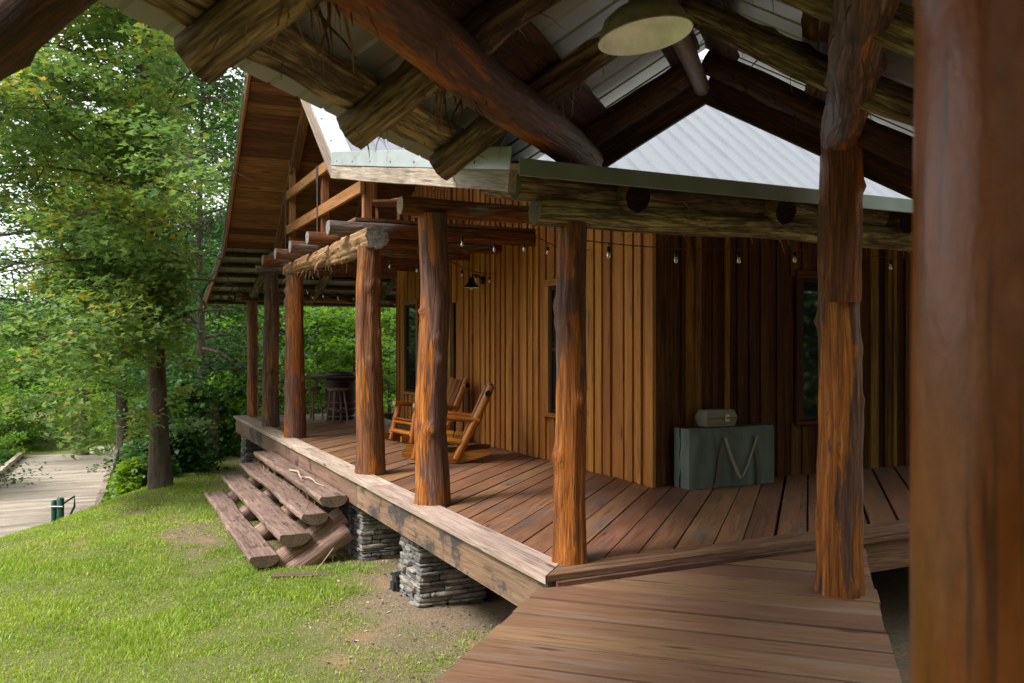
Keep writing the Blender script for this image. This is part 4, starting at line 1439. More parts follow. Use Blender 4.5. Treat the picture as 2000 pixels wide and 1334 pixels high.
# ------------------------------------------------------------------ steps
steps = thing('log_steps', 'four wide split log treads on log stringers leading up to the porch', 'steps', (2.1, 12.1, -1.03))
for i, (x, z, y0, y1, r) in enumerate([(2.46, -.235, 9.72, 14.35, .16), (2.26, -.43, 9.78, 14.5, .155), (2.03, -.635, 9.76, 14.6, .175), (1.70, -.85, 9.78, 14.45, .16)]):
    mb = MB()
    mb.log((x, y0, z - .035), (x + random.uniform(-.02, .02), y1, z - .035), r, r * .95, 'tread', 'oldwood', n=26, ring=.06, flute=.1, rough=.06, knots=5, bend=.022, flat=.03, squash=.62, seed=300 + i, rnd=.5)
    for _ in range(7):
        yy = random.uniform(y0 + .1, y1 - .1)
        xx = x + random.uniform(-.1, .1)
        mb.lathe((xx, yy, z - .006), [(0, .0035), (.014, .003), (.018, 0)], 'enddark', 8)
    if i == 0:
        mb.shreds_on((x - .1, y0, z - .06), (x - .1, y1, z - .06), .07, 70, (.05, .2), (.004, .014), 'fibre')
    mb.build('tread', steps)
for i, y in enumerate((9.98, 11.5, 12.8, 14.2)):
    mb = MB()
    mb.log((2.64, y, -.53), (1.40, y + .0, -1.33), .13, .12, 'stringer', 'end', n=22, ring=.07, flute=.1, rough=.06, knots=3, seed=320 + i, up=(0, 1, 0))
    if i == 0:
        mb.log((2.66, y - .14, -.68), (1.5, y - .12, -1.36), .11, .1, 'stringer', 'end', n=20, ring=.07, flute=.1, knots=2, seed=330, up=(0, 1, 0))
        mb.shreds_on((2.6, y - .14, -.75), (1.8, y - .14, -1.15), .11, 24, (.06, .2), (.004, .012), 'fibre')
    mb.build('stringer', steps)
mb = MB()
pts = [V((2.40, 11.9, -.222)), V((2.44, 11.55, -.2)), V((2.40, 11.2, -.222)), V((2.46, 10.9, -.195)), V((2.47, 10.6, -.222)), V((2.5, 10.35, -.222))]
fine = []
for a, c in zip(pts[:-1], pts[1:]):
    for k in range(5):
        u = k / 5
        u2 = u * u * (3 - 2 * u)
        fine.append(V((a.x + (c.x - a.x) * u2 + random.uniform(-.004, .004), a.y + (c.y - a.y) * u, a.z + (c.z - a.z) * u2)))
fine.append(pts[-1])
mb.tube(fine, .014, 'stick', 8, .005)
mb.tube([fine[12], fine[12] + V((-.07, -.12, .02)), fine[12] + V((-.09, -.22, .0))], .007, 'stick', 6, .003)
tag(mb.build('stick', origin=(2.43, 11.2, -.235)), 'crooked bare twig lying on the topmost step', 'stick')
mb = MB()
a = V((2.35, 9.25, -1.0))
mb.board(a, a + V((-.62, .28, -.01)), .14, .02, m='oldwood', wav=.01, waney=.02)
tag(mb.build('plank_scrap', origin=a), 'broken plank scrap lying on soil beside the steps', 'plank')
mb = MB()
mb.tube([V((2.4, 9.5, -.78)), V((2.24, 9.36, -.9)), V((2.1, 9.28, -1.02))], .009, 'stringer', 7, .005)
tag(mb.build('stick', origin=(2.1, 9.3, -1.02)), 'thin bark strip leaning against the lower stringer by the pier', 'stick')
mb = MB()
z0 = float(ground_z(2.66, 8.3)) - .03
mb.box((2.73, 8.27, z0), (2.93, 8.42, z0 + .17), 'blackplastic', 2)
mb.box((2.715, 8.26, z0 + .17), (2.94, 8.43, z0 + .195), 'blackplastic', 0)
mb.box((2.70, 8.29, z0 + .04), (2.729, 8.39, z0 + .12), 'blackplastic', 1)
tag(mb.build('plastic_box', origin=(2.62, 8.2, z0)), 'small black plastic box on the ground against the near stone pier', 'box')


# ------------------------------------------------------------------ rocking chairs (local: faces -x, origin on the floor)
def rocking_chair():
    t = thing('rocking_chair', 'x', 'chair', (0, 0, 0), 'log rocking chairs on the porch')
    W = .31
    for sy in (-1, 1):
        y = sy * W
        mb = MB()                          # runner
        top, bot = [], []
        n = 16
        for i in range(n + 1):
            u = -.52 + 1.12 * i / n
            z = .34 * u * u
            top.append((u, z + .03 + .1 * max(0, 1 - (u / .62) ** 4)))
            bot.append((u, z))
        poly = bot + top[::-1]
        vs = [V((px, y - .02, pz)) for px, pz in poly] + [V((px, y + .02, pz)) for px, pz in poly]
        k = len(poly)
        fs = [(i, (i + 1) % k, k + (i + 1) % k, k + i) for i in range(k)]
        for i in range(n):
            j, j2 = k - 1 - i, k - 2 - i
            fs += [(i, j, j2, i + 1), (k + i, k + i + 1, k + j2, k + j)]
        mb.add(vs, fs, 'varnishdark', [V((p.x, p.z, p.y)) for p in vs])
        mb.build('runner', t, local=True)
        mb = MB()
        mb.log((-.36, y, .06), (-.22, y, .60), .05, .045, 'varnish', 'end', n=14, ring=.06, flute=.06, knots=2)
        mb.build('leg', t, local=True)
        mb = MB()
        mb.log((.16, y, .05), (.60, y, .98), .054, .047, 'varnish', 'enddark', n=14, ring=.06, flute=.06, knots=3)
        mb.build('back_post', t, local=True)
        mb = MB()
        mb.log((-.30, y, .615), (.46, y, .545), .046, .044, 'varnish', 'end', n=14, ring=.08, flute=.06, knots=2, flat=.025)
        mb.build('armrest', t, local=True)
        mb = MB()
        mb.log((-.30, y, .33), (.30, y, .25), .04, .04, 'varnish', 'end', n=12, ring=.08, knots=1)
        mb.build('seat_rail', t, local=True)
    for z, x, e, rr_ in ((.33, -.3, .03, .028), (.2, -.33, .03, .036), (.88, .565, .08, .042), (.32, .29, .02, .036)):
        mb = MB()
        mb.log((x, -W - e, z), (x, W + e, z), rr_, rr_, 'varnish', 'enddark', n=12, ring=.08, knots=1)
        mb.build('crossbar', t, local=True)
    mb = MB()
    for i in range(5):
        x = -.28 + .115 * i
        z = .385 - .012 * i * 1.2
        mb.board((x, -W, z), (x, W, z), .105, .022, (.1, 0, 1), 'varnishdark')
    mb.build('seat', t, local=True)
    mb = MB()
    for i in range(5):
        y = -.24 + .12 * i
        mb.board((.245, y, .33), (.535, y, .98 - .012 * abs(i - 2)), .02, .112, (0, 1, 0), 'varnishdark')
    mb.build('backrest', t, local=True)
    return t


ch1 = rocking_chair()
ch2 = copy_tree(ch1)
ch1.location, ch1.rotation_euler[2] = (4.06, 10.35, 0), math.radians(-24)
ch2.location, ch2.rotation_euler[2] = (4.42, 12.2, 0), math.radians(10)
ch1['label'] = 'varnished log rocking chair nearest the camera, its back leaning to the wall'
ch2['label'] = 'varnished log rocking chair farther along the wall, slatted back showing'

# ------------------------------------------------------------------ barrel table and stools
bt = thing('barrel_table', 'dark whiskey barrel table with a wide round top at the porch end', 'table', (4.44, 17.0, 0))
mb = MB()
prof = [(0, .005), (.25, .005), (.262, .02), (.29, .2), (.305, .42), (.305, .52), (.29, .72), (.27, .93), (.25, .935), (.245, .9), (0, .9)]
mb.lathe((4.44, 17.0, 0), prof, 'barrel', 36)
mb.build('barrel', bt)
mb = MB()
for z, r in ((.06, .269), (.2, .292), (.34, .302), (.62, .301), (.76, .287), (.9, .275)):
    mb.lathe((4.44, 17.0, z), [(r - .006, -.022), (r + .004, -.022), (r + .004, .022), (r - .006, .022)], 'steel', 36)
mb.build('hoops', bt)
mb = MB()
mb.lathe((4.44, 17.0, .83), [(.28, 0), (.70, 0), (.71, .008), (.71, .03), (.70, .038), (.28, .038)], 'barrel', 48)
mb.build('tabletop', bt)


def stool():
    t = thing('bar_stool', 'x', 'stool', (0, 0, 0), 'stools round the barrel table')
    mb = MB()
    mb.lathe((0, 0, .60), [(0, 0), (.17, 0), (.19, .01), (.195, .03), (.18, .052), (0, .055)], 'oldwood', 24)
    mb.build('seat', t, local=True)
    for k in range(4):
        a = math.pi / 4 + k * math.pi / 2
        c, s = math.cos(a), math.sin(a)
        mb = MB()
        mb.log((c * .21, s * .21, 0), (c * .125, s * .125, .6), .019, .021, 'oldwood', 'end', n=10, ring=.1, knots=0, bend=.02, seed=k + 1.5)
        mb.build('leg', t, local=True)
    mb = MB()
    for k in range(4):
        a, b2 = math.pi / 4 + k * math.pi / 2, math.pi / 4 + (k + 1) * math.pi / 2
        z = .2 + .06 * (k % 2)
        r = .21 - .085 * z / .6
        mb.tube([V((math.cos(a) * r, math.sin(a) * r, z)), V((math.cos(b2) * r, math.sin(b2) * r, z))], .011, 'oldwood')
    mb.build('stretcher', t, local=True)
    return t


s1 = stool()
s2, s3 = copy_tree(s1), copy_tree(s1)
for o, loc, rz, lab in ((s1, (4.2, 16.35, 0), .2, 'grey wooden stool standing in front of the barrel'), (s2, (3.9, 17.15, 0), .7, 'grey wooden stool left of the barrel, partly behind a post'),
                        (s3, (4.85, 17.6, 0), .4, 'grey wooden stool behind the barrel at the far porch edge')):
    o.location, o.rotation_euler[2] = loc, rz
    o['label'] = lab

# ------------------------------------------------------------------ carrying case and toolbox
cs = thing('carrying_case', 'grey green canvas table case with webbing handles leaning by the dark wall', 'case', (6.05, 7.2, 0))
X0, X1, Y0, Y1, ZT = 5.475, 6.61, 7.10, 7.37, .625
mb = MB()
nxs, nzs = 40, 16
vs, fs = [], []
for k in range(nzs + 1):
    for i in range(nxs + 1):
        u, t = i / nxs, k / nzs
        ed = min(1, 9 * u, 9 * (1 - u)) * min(1, 5 * (1 - t) + .15)
        fold = .018 * math.sin(u * 40 + 1.6 * math.sin(t * 4 + u * 9)) * (.3 + .7 * t) * ed + .03 * noise.noise(V((u * 7, t * 1.6, 4))) * ed + .03 * math.sin(math.pi * u) * math.sin(math.pi * min(1, t * 1.05))
        rx = .015 * (max(0, abs(u - .5) * 2 - .94) / .06)
        rz = .015 * max(0, t - .9) / .1
        vs.append(V((X0 + (X1 - X0) * u, Y0 - fold + rx + rz, .004 + (ZT - .006 * math.sin(u * 3)) * t)))
for k in range(nzs):
    for i in range(nxs):
        a = k * (nxs + 1) + i
        fs.append((a, a + 1, a + nxs + 2, a + nxs + 1))
mb.add(vs, fs, 'canvas', smooth=True)
mb.box((X0 + .002, Y0 + .035, .003), (X1 - .002, Y1, ZT - .004), 'canvas', 0)
for (xa, sg) in ((X0, -1), (X1, 1)):     # soft ends
    vs, fs = [], []
    for k in range(13):
        for i in range(9):
            u, t = i / 8, k / 12
            bul = .014 * math.sin(math.pi * u) * math.sin(math.pi * t) + .006 * noise.noise(V((u * 5, t * 6, xa)))
            vs.append(V((xa + sg * bul, Y0 + .012 + (Y1 - Y0 - .012) * u, .004 + (ZT - .004) * t)))
    for k in range(12):
        for i in range(8):
            a = k * 9 + i
            fs.append((a, a + 1, a + 10, a + 9))
    mb.add(vs, fs, 'canvas', smooth=True)
mb.build('case_body', cs)
mb = MB()
mb.tube([V((X0 - .014 - .004 * math.sin(z * 20), 7.25 + .008 * math.sin(z * 25), z)) for z in np.linspace(.01, ZT, 24)], .006, 'black', 6)
mb.tube([V((x, 7.25, ZT + .001)) for x in np.linspace(X0, X1, 6)], .005, 'black', 6)
mb.build('zip', cs)


def ribbon(mb, pts, w, m, wdir=(1, 0, 0)):
    pts = [V(p) for p in pts]
    wd = V(wdir) * w / 2
    vs = []
    for p in pts:
        vs += [p - wd, p + wd]
    n = len(pts)
    vs += [p + V((0, -.004, 0)) for p in vs]
    o = 2 * n
    fs = []
    for i in range(n - 1):
        fs += [(2 * i, 2 * i + 2, 2 * i + 3, 2 * i + 1), (o + 2 * i, o + 2 * i + 1, o + 2 * i + 3, o + 2 * i + 2),
               (2 * i, o + 2 * i, o + 2 * i + 2, 2 * i + 2), (2 * i + 1, 2 * i + 3, o + 2 * i + 3, o + 2 * i + 1)]
    mb.add(vs, fs, m)


yf = Y0 - .062
mb = MB()
xa, xb = 5.86, 6.285
ribbon(mb, [(xa - .10 + .19 * z + .008 * math.sin(z * 16), yf + .03 - .03 * math.sin(math.pi * z / .6), z) for z in np.linspace(.01, .53, 14)], .042, 'strapdark')
ribbon(mb, [(xb + .07 - .13 * z + .008 * math.sin(z * 13), yf + .03 - .03 * math.sin(math.pi * z / .6), z) for z in np.linspace(.01, .53, 14)], .042, 'strapdark')
hp = []
for t in np.linspace(0, 1, 15):
    x = xa + .0 + (xb - xa) * t
    z = .53 - .43 * (1 - (2 * abs(t - .5)) ** 1.3)
    hp.append((x, yf - .02, z))
ribbon(mb, hp, .034, 'strap', (.86, 0, .3))
mb.build('strap', cs)

tb = thing('toolbox', 'small grey plastic toolbox with a pale latch on top of the case', 'toolbox', (5.93, 7.23, .63))
mb = MB()
zb = .632
for (z0, z1, i0, i1) in ((zb, zb + .088, .022, .0), (zb + .094, zb + .175, .0, .03)):
    lo = [(5.72 + i0, 7.14 + i0), (6.13 - i0, 7.14 + i0), (6.13 - i0, 7.34 - i0), (5.72 + i0, 7.34 - i0)]
    hi = [(5.72 + i1, 7.14 + i1), (6.13 - i1, 7.14 + i1), (6.13 - i1, 7.34 - i1), (5.72 + i1, 7.34 - i1)]
    vs = [V((x, y, z0)) for x, y in lo] + [V((x, y, z1)) for x, y in hi]
    mb.add(vs, [(3, 2, 1, 0), (4, 5, 6, 7)] + [(i, (i + 1) % 4, 4 + (i + 1) % 4, 4 + i) for i in range(4)], 'toolbox')
mb.box((5.735, 7.15, zb + .086), (6.115, 7.33, zb + .096), 'toolbox', 0)
o = mb.build('box_body', tb)
bv = o.modifiers.new('bevel', 'BEVEL')
bv.width, bv.segments = .007, 2
mb = MB()
mb.box((5.955, 7.118, zb + .055), (6.005, 7.139, zb + .128), 'latch', 2)
mb.box((5.966, 7.112, zb + .085), (5.994, 7.119, zb + .1), 'black', 0)
mb.build('latch', tb)

# ------------------------------------------------------------------ wall lamp
sc = thing('wall_lamp', 'black gooseneck barn lamp fixed to the golden siding wall', 'lamp', (HX - .03, 11.78, 2.42))
mb = MB()
mb.lathe((HX - .03, 11.78, 2.46), [(0, .03), (.055, .03), (.06, .02), (.06, 0)], 'black', 20, (-1, 0, 0))
mb.build('backplate', sc)
mb = MB()
mb.tube([V((HX - .05, 11.78, 2.46)), V((HX - .13, 11.78, 2.53)), V((HX - .2, 11.78, 2.53)), V((HX - .23, 11.78, 2.47))], .014, 'black')
mb.build('arm', sc)
mb = MB()
mb.lathe((HX - .23, 11.78, 2.34), [(.125, 0), (.128, .006), (.1, .03), (.06, .065), (.045, .1), (.04, .15), (0, .155)], 'black', 28)
mb.lathe((HX - .23, 11.78, 2.34), [(.123, .001), (.095, .026), (.05, .055), (0, .06)], 'enamel', 28)
mb.build('lamp_shade', sc)
mb = MB()
mb.lathe((HX - .23, 11.78, 2.30), [(0, 0), (.025, .01), (.032, .035), (.022, .065), (.015, .1)], 'bulb', 14)
mb.build('bulb', sc)


# ------------------------------------------------------------------ string lights
def string_light(label, pts, nb, sag=.06, drop=.04, skip=0):
    t = thing('string_light', label, 'string light', pts[0], 'string lights under the porch roof')
    mb = MB()
    path = []
    for (a, c) in zip(pts[:-1], pts[1:]):
        a, c = V(a), V(c)
        for k in range(12):
            u = k / 12
            p = a.lerp(c, u)
            p.z -= sag * 4 * u * (1 - u)
            path.append(p)
    path.append(V(pts[-1]))
    mb.tube(path, .004, 'cord', 6)
    mb.build('cable', t)
    Ls = [0]
    for a, c in zip(path[:-1], path[1:]):
        Ls.append(Ls[-1] + (c - a).length)
    for i in range(nb):
        s_ = Ls[-1] * (i + .5) / nb
        k = max(j for j in range(len(Ls)) if Ls[j] <= s_)
        k = min(k, len(path) - 2)
        p = path[k].lerp(path[k + 1], (s_ - Ls[k]) / max(1e-6, Ls[k + 1] - Ls[k]))
        mb = MB()
        q = p + V((random.uniform(-.01, .01), random.uniform(-.01, .01), -drop))
        mb.lathe(q, [(0, -.005), (.012, -.005), (.015, -.04), (.014, -.042)], 'black', 10)
        mb.tube([p, q], .004, 'cord', 5)
        sk = mb.build('socket', t)
        mb = MB()
        mb.lathe(q + V((0, 0, -.04)), [(.008, 0), (.012, -.016), (.015, -.032), (.011, -.047), (0, -.052)], 'bulb', 12)
        mb.build('bulb', sk)
    return t


string_light('black cable of clear bulbs strung along the lintel before the dark wall', [(3.03, 5.25, 2.24), (5.0, 5.28, 2.28), (7.2, 5.4, 2.32), (9.6, 5.4, 2.32)], 11, .04, .02)
string_light('cable of clear bulbs hung between the second post and the siding wall', [(3.05, 7.75, 2.62), (4.2, 8.0, 2.62), (5.2, 8.6, 2.6)], 6)
string_light('cable of clear bulbs hung under the balcony joists above the rocking chairs', [(3.0, 9.9, 2.58), (4.1, 10.3, 2.58), (5.2, 11.2, 2.52)], 6)
string_light('cable of clear bulbs hung across the far end of the porch', [(3.0, 14.1, 2.5), (4.0, 15.0, 2.45), (5.15, 15.6, 2.42)], 6)
string_light('cable of clear bulbs hung near the far eave over the barrel table', [(2.98, 16.1, 2.62), (4.3, 17.2, 2.55), (6.2, 18.0, 2.5)], 5)

# ------------------------------------------------------------------ on the balcony
t = thing('bistro_table', 'small round wooden table on the balcony behind the railing', 'table', (4.2, 12.2, 3.03))
mb = MB()
mb.lathe((4.2, 12.2, 3.60), [(0, 0), (.27, 0), (.28, .01), (.28, .03), (.27, .04), (0, .04)], 'rail', 32)
mb.build('tabletop', t)
mb = MB()
mb.log((4.2, 12.2, 3.06), (4.2, 12.2, 3.6), .05, .045, 'rail', 'end', n=14, ring=.1, seed=401)
mb.lathe((4.2, 12.2, 3.03), [(0, 0), (.2, 0), (.2, .025), (.05, .04)], 'rail', 20)
mb.build('pedestal', t)
t = thing('lantern', 'black metal lantern standing on the balcony floor', 'lantern', (3.75, 13.3, 3.03))
mb = MB()
mb.box((3.66, 13.21, 3.03), (3.84, 13.39, 3.07), 'black', 0)
for sx in (3.67, 3.83):
    for sy in (13.22, 13.38):
        mb.box((sx - .012, sy - .012, 3.07), (sx + .012, sy + .012, 3.36), 'black', 2)
mb.lathe((3.75, 13.3, 3.36), [(.15, 0), (.15, .02), (.04, .1), (.04, .13), (0, .13)], 'black', 4)
mb.build('cage', t)
mb = MB()
mb.box((3.68, 13.23, 3.07), (3.82, 13.37, 3.355), 'pane', 2)
mb.build('pane', t)


# chairs seen in slivers on the balcony
def deck_chair(loc, rz, label):
    t = thing('wooden_chair', label, 'chair', loc, 'chairs on the balcony', rz)
    for (x, y, h) in ((-.2, -.2, .45), (-.2, .2, .45), (.2, -.2, .92), (.2, .2, .92)):
        mb = MB()
        mb.box((x - .022, y - .022, 0), (x + .022, y + .022, h), 'varnishdark', 2)
        mb.build('leg', t, local=True)
    mb = MB()
    mb.box((-.24, -.24, .43), (.24, .24, .46), 'varnishdark', 1)
    mb.build('seat', t, local=True)
    mb = MB()
    for y in np.linspace(-.16, .16, 5):
        mb.box((.19, y - .025, .48), (.21, y + .025, .9), 'varnishdark', 2)
    mb.build('backrest', t, local=True)
    return t


deck_chair((4.75, 12.6, 3.03), .3, 'dark wooden chair on the balcony right of the round table')
deck_chair((3.7, 11.6, 3.03), 2.6, 'dark wooden chair on the balcony left of the round table')

# ------------------------------------------------------------------ bridge, rail, far things
br = thing('plank_bridge', 'pale weathered plank bridge below the lawn with low timber kerbs', 'bridge', (-1.2, 29, -3.1))
bd = V((.055, .9985, 0)).normalized()
bs_ = V((bd.y, -bd.x, 0))
c0 = V((-1.72, 24.2, -3.05))
mb = MB()
s = -9.5
while s < 15.3:
    w = random.uniform(.2, .26)
    p = c0 + bd * (s + w / 2)
    mb.board(p - bs_ * 1.8 + V((0, 0, random.uniform(-.006, .006))), p + bs_ * 1.8, w - .012, .07, m='bridge', wav=.004)
    s += w
mb.build('bridge_deck', br)
for sgn in (-1, 1):
    mb = MB()
    for (a, c) in ((-9.5, -3.2), (-3.15, 3.2), (3.25, 9.3), (9.35, 15.3)):
        mb.board(c0 + bd * a + bs_ * sgn * 1.72 + V((0, 0, .2)), c0 + bd * c + bs_ * sgn * 1.72 + V((0, 0, .2)), .16, .15, m='fascia' if sgn > 0 else 'bridge', wav=.02)
    for s in np.arange(-9.3, 15.3, 1.2):
        p = c0 + bd * float(s) + bs_ * sgn * 1.72
        mb.box(p + V((-.09, -.09, .036)), p + V((.09, .09, .124)), 'darklog', 1)
    mb.build('kerb_timber', br)
    mb = MB()
    mb.board(c0 - bd * 9.5 + bs_ * sgn * 1.6 + V((0, 0, -.28)), c0 + bd * 15.3 + bs_ * sgn * 1.6 + V((0, 0, -.28)), .2, .45, m='fascia')
    mb.build('bridge_girder', br)

gp_ = at(118, 14.6)
gz0 = float(ground_z(gp_.x, gp_.y))
gt_ = thing('gate_post', 'dark green steel gate post with a bent pipe arm at the lawn edge', 'gate post', (gp_.x, gp_.y, gz0))
mb = MB()
for dx, r, h in ((-.11, .042, .62), (.0, .058, .72)):
    q = gp_ + RGT * dx
    mb.lathe((q.x, q.y, gz0 - .1), [(r, 0), (r, -1.13 - gz0 + (.1 if dx == 0 else .06)), (r * .8, -1.13 - gz0 + (.115 if dx == 0 else .075)), (0, -1.13 - gz0 + (.118 if dx == 0 else .08))], 'green_pole', 16)
mb.build('pole', gt_)
mb = MB()
q = gp_
z = -1.12
mb.tube([q + V((0, 0, z - .12)), q + RGT * .24 + V((0, 0, z + .03)), q + RGT * .24 + V((0, 0, z - .14)), q + RGT * .12 + V((0, 0, z - .38))], .018, 'black', 8)
mb.build('pipe_arm', gt_)
mb = MB()
q = gp_ - RGT * .06
mb.tube([q + RGT * -.14 - FWD * .06 + V((0, 0, -1.25)), q + RGT * .14 - FWD * .08 + V((0, 0, -1.25))], .012, 'whitewood', 6)
mb.build('band', gt_)

# far pale shed and a pole glimpsed at the left edge
p = at(30, 78, -.2)
mb = MB()
mb.box((p.x - 2.6, p.y - 2, -3.5), (p.x + 2.6, p.y + 2, 2.2), 'concrete', 0)
mb.board((p.x - 2.9, p.y - 1.1, 2.65), (p.x + 2.9, p.y - 1.1, 2.65), 2.6, .08, (0, -.4, 1), 'roofmetal')
mb.board((p.x - 2.9, p.y + 1.2, 2.65), (p.x + 2.9, p.y + 1.2, 2.65), 2.6, .08, (0, .4, 1), 'roofmetal')
tag(mb.build('shed', origin=(p.x, p.y, -3.5)), 'pale distant shed glimpsed through the trees at far left', 'shed')
p = at(43, 70, -2.5)
mb = MB()
mb.tube([p, p + V((0, 0, 7.0))], .14, 'whitewood', 10, .1)
tag(mb.build('utility_pole', origin=p), 'thin pale pole standing in front of the distant shed', 'pole')


# ------------------------------------------------------------------ trees
def leaves(centers, size, up_tilt, lobed, rnd_mu, rnd_sd, droop=.25):
    """many leaf blades at the given centres -> arrays"""
    n = len(centers)
    az = RNG.uniform(0, 2 * np.pi, n)
    d = np.stack([np.cos(az), np.sin(az), RNG.normal(-droop, .35, n)], -1)
    d /= np.linalg.norm(d, axis=1)[:, None]
    upv = np.stack([RNG.normal(0, up_tilt, n), RNG.normal(0, up_tilt, n), np.ones(n)], -1)
    sd_ = np.cross(d, upv)
    sd_ /= np.linalg.norm(sd_, axis=1)[:, None]
    nn = np.cross(sd_, d)
    L = (size * RNG.uniform(.7, 1.3, n))[:, None]
    c = centers
    fold = .16
    if lobed:
        P = np.stack([c, c + d * L * .38 - sd_ * L * .52 + nn * L * fold, c + d * L * .55 - sd_ * L * .2 + nn * L * fold * .4, c + d * L,
                      c + d * L * .55 + sd_ * L * .2 + nn * L * fold * .4, c + d * L * .38 + sd_ * L * .52 + nn * L * fold], 1)
        base = np.arange(n)[:, None] * 6
        q = np.concatenate([base + np.array([0, 3, 2, 1]), base + np.array([0, 5, 4, 3])])
        k = 6
    else:
        P = np.stack([c, c + d * L * .45 - sd_ * L * .4 + nn * L * fold, c + d * L, c + d * L * .45 + sd_ * L * .4 + nn * L * fold], 1)
        base = np.arange(n)[:, None] * 4
        q = base + np.array([0, 3, 2, 1])
        k = 4
    rn = np.clip(RNG.normal(rnd_mu, rnd_sd, n), 0, 1)
    return P.reshape(-1, 3), q, np.repeat(rn, k)


def tree(name, label, base, H, tr, R, cb, m_leaf, n_limb=26, clumps=6, lpc=55, size=.14, seed=1, lean=(0, 0), lobed=False, bark='bark', group=None,
         clump_r=.55, droop=0.1, top_pow=.8, cat='tree', flat=.45, extra=(), light=.5, avoid=False, limbf=.36, wild=.0):
    rd = random.Random(seed)
    base = V(base)
    t = thing(name, label, cat, base, group)
    mb = MB()
    n = 14
    path = []
    for i in range(n + 1):
        u = i / n
        path.append(base + V((lean[0] * u ** 1.6 + .12 * tr * 6 * noise.noise(V((seed, u * 3, 0))), lean[1] * u ** 1.6 + .12 * tr * 6 * noise.noise(V((seed + 5, u * 3, 0))), H * .96 * u - .15)))

    def prof_r(r):
        return [(r * (1 + .12 * noise.noise(V((math.cos(2 * math.pi * j / 12) * 2, math.sin(2 * math.pi * j / 12) * 2, seed)))) * math.cos(2 * math.pi * j / 12),
                 r * math.sin(2 * math.pi * j / 12)) for j in range(12)]
    mb.sweep(path, lambda i, L: prof_r(tr * (1 - .93 * (i / n)) * (1 + .35 * math.exp(-i * 2.2))), (0, 1, 0), bark)

    def trunk_at(u):
        k = min(n - 1, int(u * n))
        return path[k].lerp(path[k + 1], u * n - k)
    C, CR, B = [], [], []
    for i in range(n_limb):
        u = cb + (1 - cb) * ((i + rd.uniform(0, .8)) / n_limb)
        hh = (u - cb) / (1 - cb)
        prof = (math.sin(math.pi * min(1, .16 + .84 * hh) ** top_pow)) ** .7 * .9 + .1
        L = R * prof * rd.uniform(.65, 1.12)
        az = i * 2.399 + rd.uniform(-.4, .4)
        if avoid and math.cos(az) > .2:
            L *= .42
        rise = rd.uniform(-.05, .35) + .5 * hh + wild * rd.uniform(.0, .8)
        p = trunk_at(u * .96)
        d = V((math.cos(az), math.sin(az), rise)).normalized()
        pts = [p]
        ns = 6
        for k in range(ns):
            d = (d + V((rd.uniform(-.18, .18), rd.uniform(-.18, .18), -droop * .5 + rd.uniform(-.1, .1)))).normalized()
            p = p + d * L / ns
            pts.append(p)
        r0 = tr * limbf * (1 - .75 * u) + .008
        k_ = len(pts)
        mb.sweep(pts, lambda i2, LL: [(r0 * (1 - .88 * i2 / (k_ - 1)) * math.cos(2 * math.pi * j / 6), r0 * (1 - .88 * i2 / (k_ - 1)) * math.sin(2 * math.pi * j / 6)) for j in range(6)], (0, 0, 1), bark)
        for c in range(clumps):
            s_ = rd.uniform(.3, 1.05) if c else 1.0
            kk = min(ns - 1, int(min(.999, s_) * ns))
            q = pts[kk].lerp(pts[kk + 1], min(1, s_) * ns - kk)
            sp = L * .32 * rd.random()
            a2 = rd.uniform(0, 6.28)
            q2 = q + V((math.cos(a2) * sp, math.sin(a2) * sp, rd.uniform(-.12, .2) * sp - droop * .2 + wild * rd.uniform(-.6, .45)))
            C.append(q2)
            CR.append(clump_r * rd.uniform(.6, 1.25))
            if sp > .25:
                mb.tube([q, q.lerp(q2, .5) + V((0, 0, .04)), q2], r0 * .22 + .004, bark, 5, .004)
    for (q, r) in extra:
        C.append(V(q))
        CR.append(r)
    mb.build('trunk', t)
    C = np.array([tuple(c) for c in C])
    CR = np.array(CR)
    if avoid:
        dd = C[:, 0] * FWD.x + C[:, 1] * FWD.y
        qx = 1000 + 1677 * (C[:, 0] * RGT.x + C[:, 1] * RGT.y) / dd
        qy = 672 - 1677 * (C[:, 2] - CR * .5 - 1.5) / dd
        ok = ~((C[:, 0] + CR > 1.75) & (C[:, 2] > .3)) & ~((qx < 255) & (qy > 850 + 55 * (np.sin(qx * .045) > .55)))
        ok &= ~((qx < 78) & (qy > 430) & (qy < 590)) & ~((qx < 170) & (RNG.random(len(qx)) < .2))
        C, CR = C[ok], CR[ok]
    k = np.repeat(np.arange(len(C)), np.maximum(6, (lpc * (CR / clump_r) ** 2).astype(int)))
    off = RNG.normal(0, 1, (len(k), 3))
    off /= np.linalg.norm(off, axis=1)[:, None]
    off *= (RNG.random(len(k)) ** .45)[:, None]
    off[:, 2] *= flat
    cen = C[k] + off * CR[k][:, None]
    cm = np.clip(RNG.normal(light, .18 if lobed else .14, len(C)), .05, .9)
    P, q, rn = leaves(cen, size, .42 if lobed else .55, lobed, cm[k], .13)
    raw_mesh('crown', P, q, None, rn, m_leaf, t, tuple(base))
    return t


def gb(px, depth, dz=0.0):
    p = at(px, depth)
    p.z = float(ground_z(p.x, p.y)) + dz
    return p


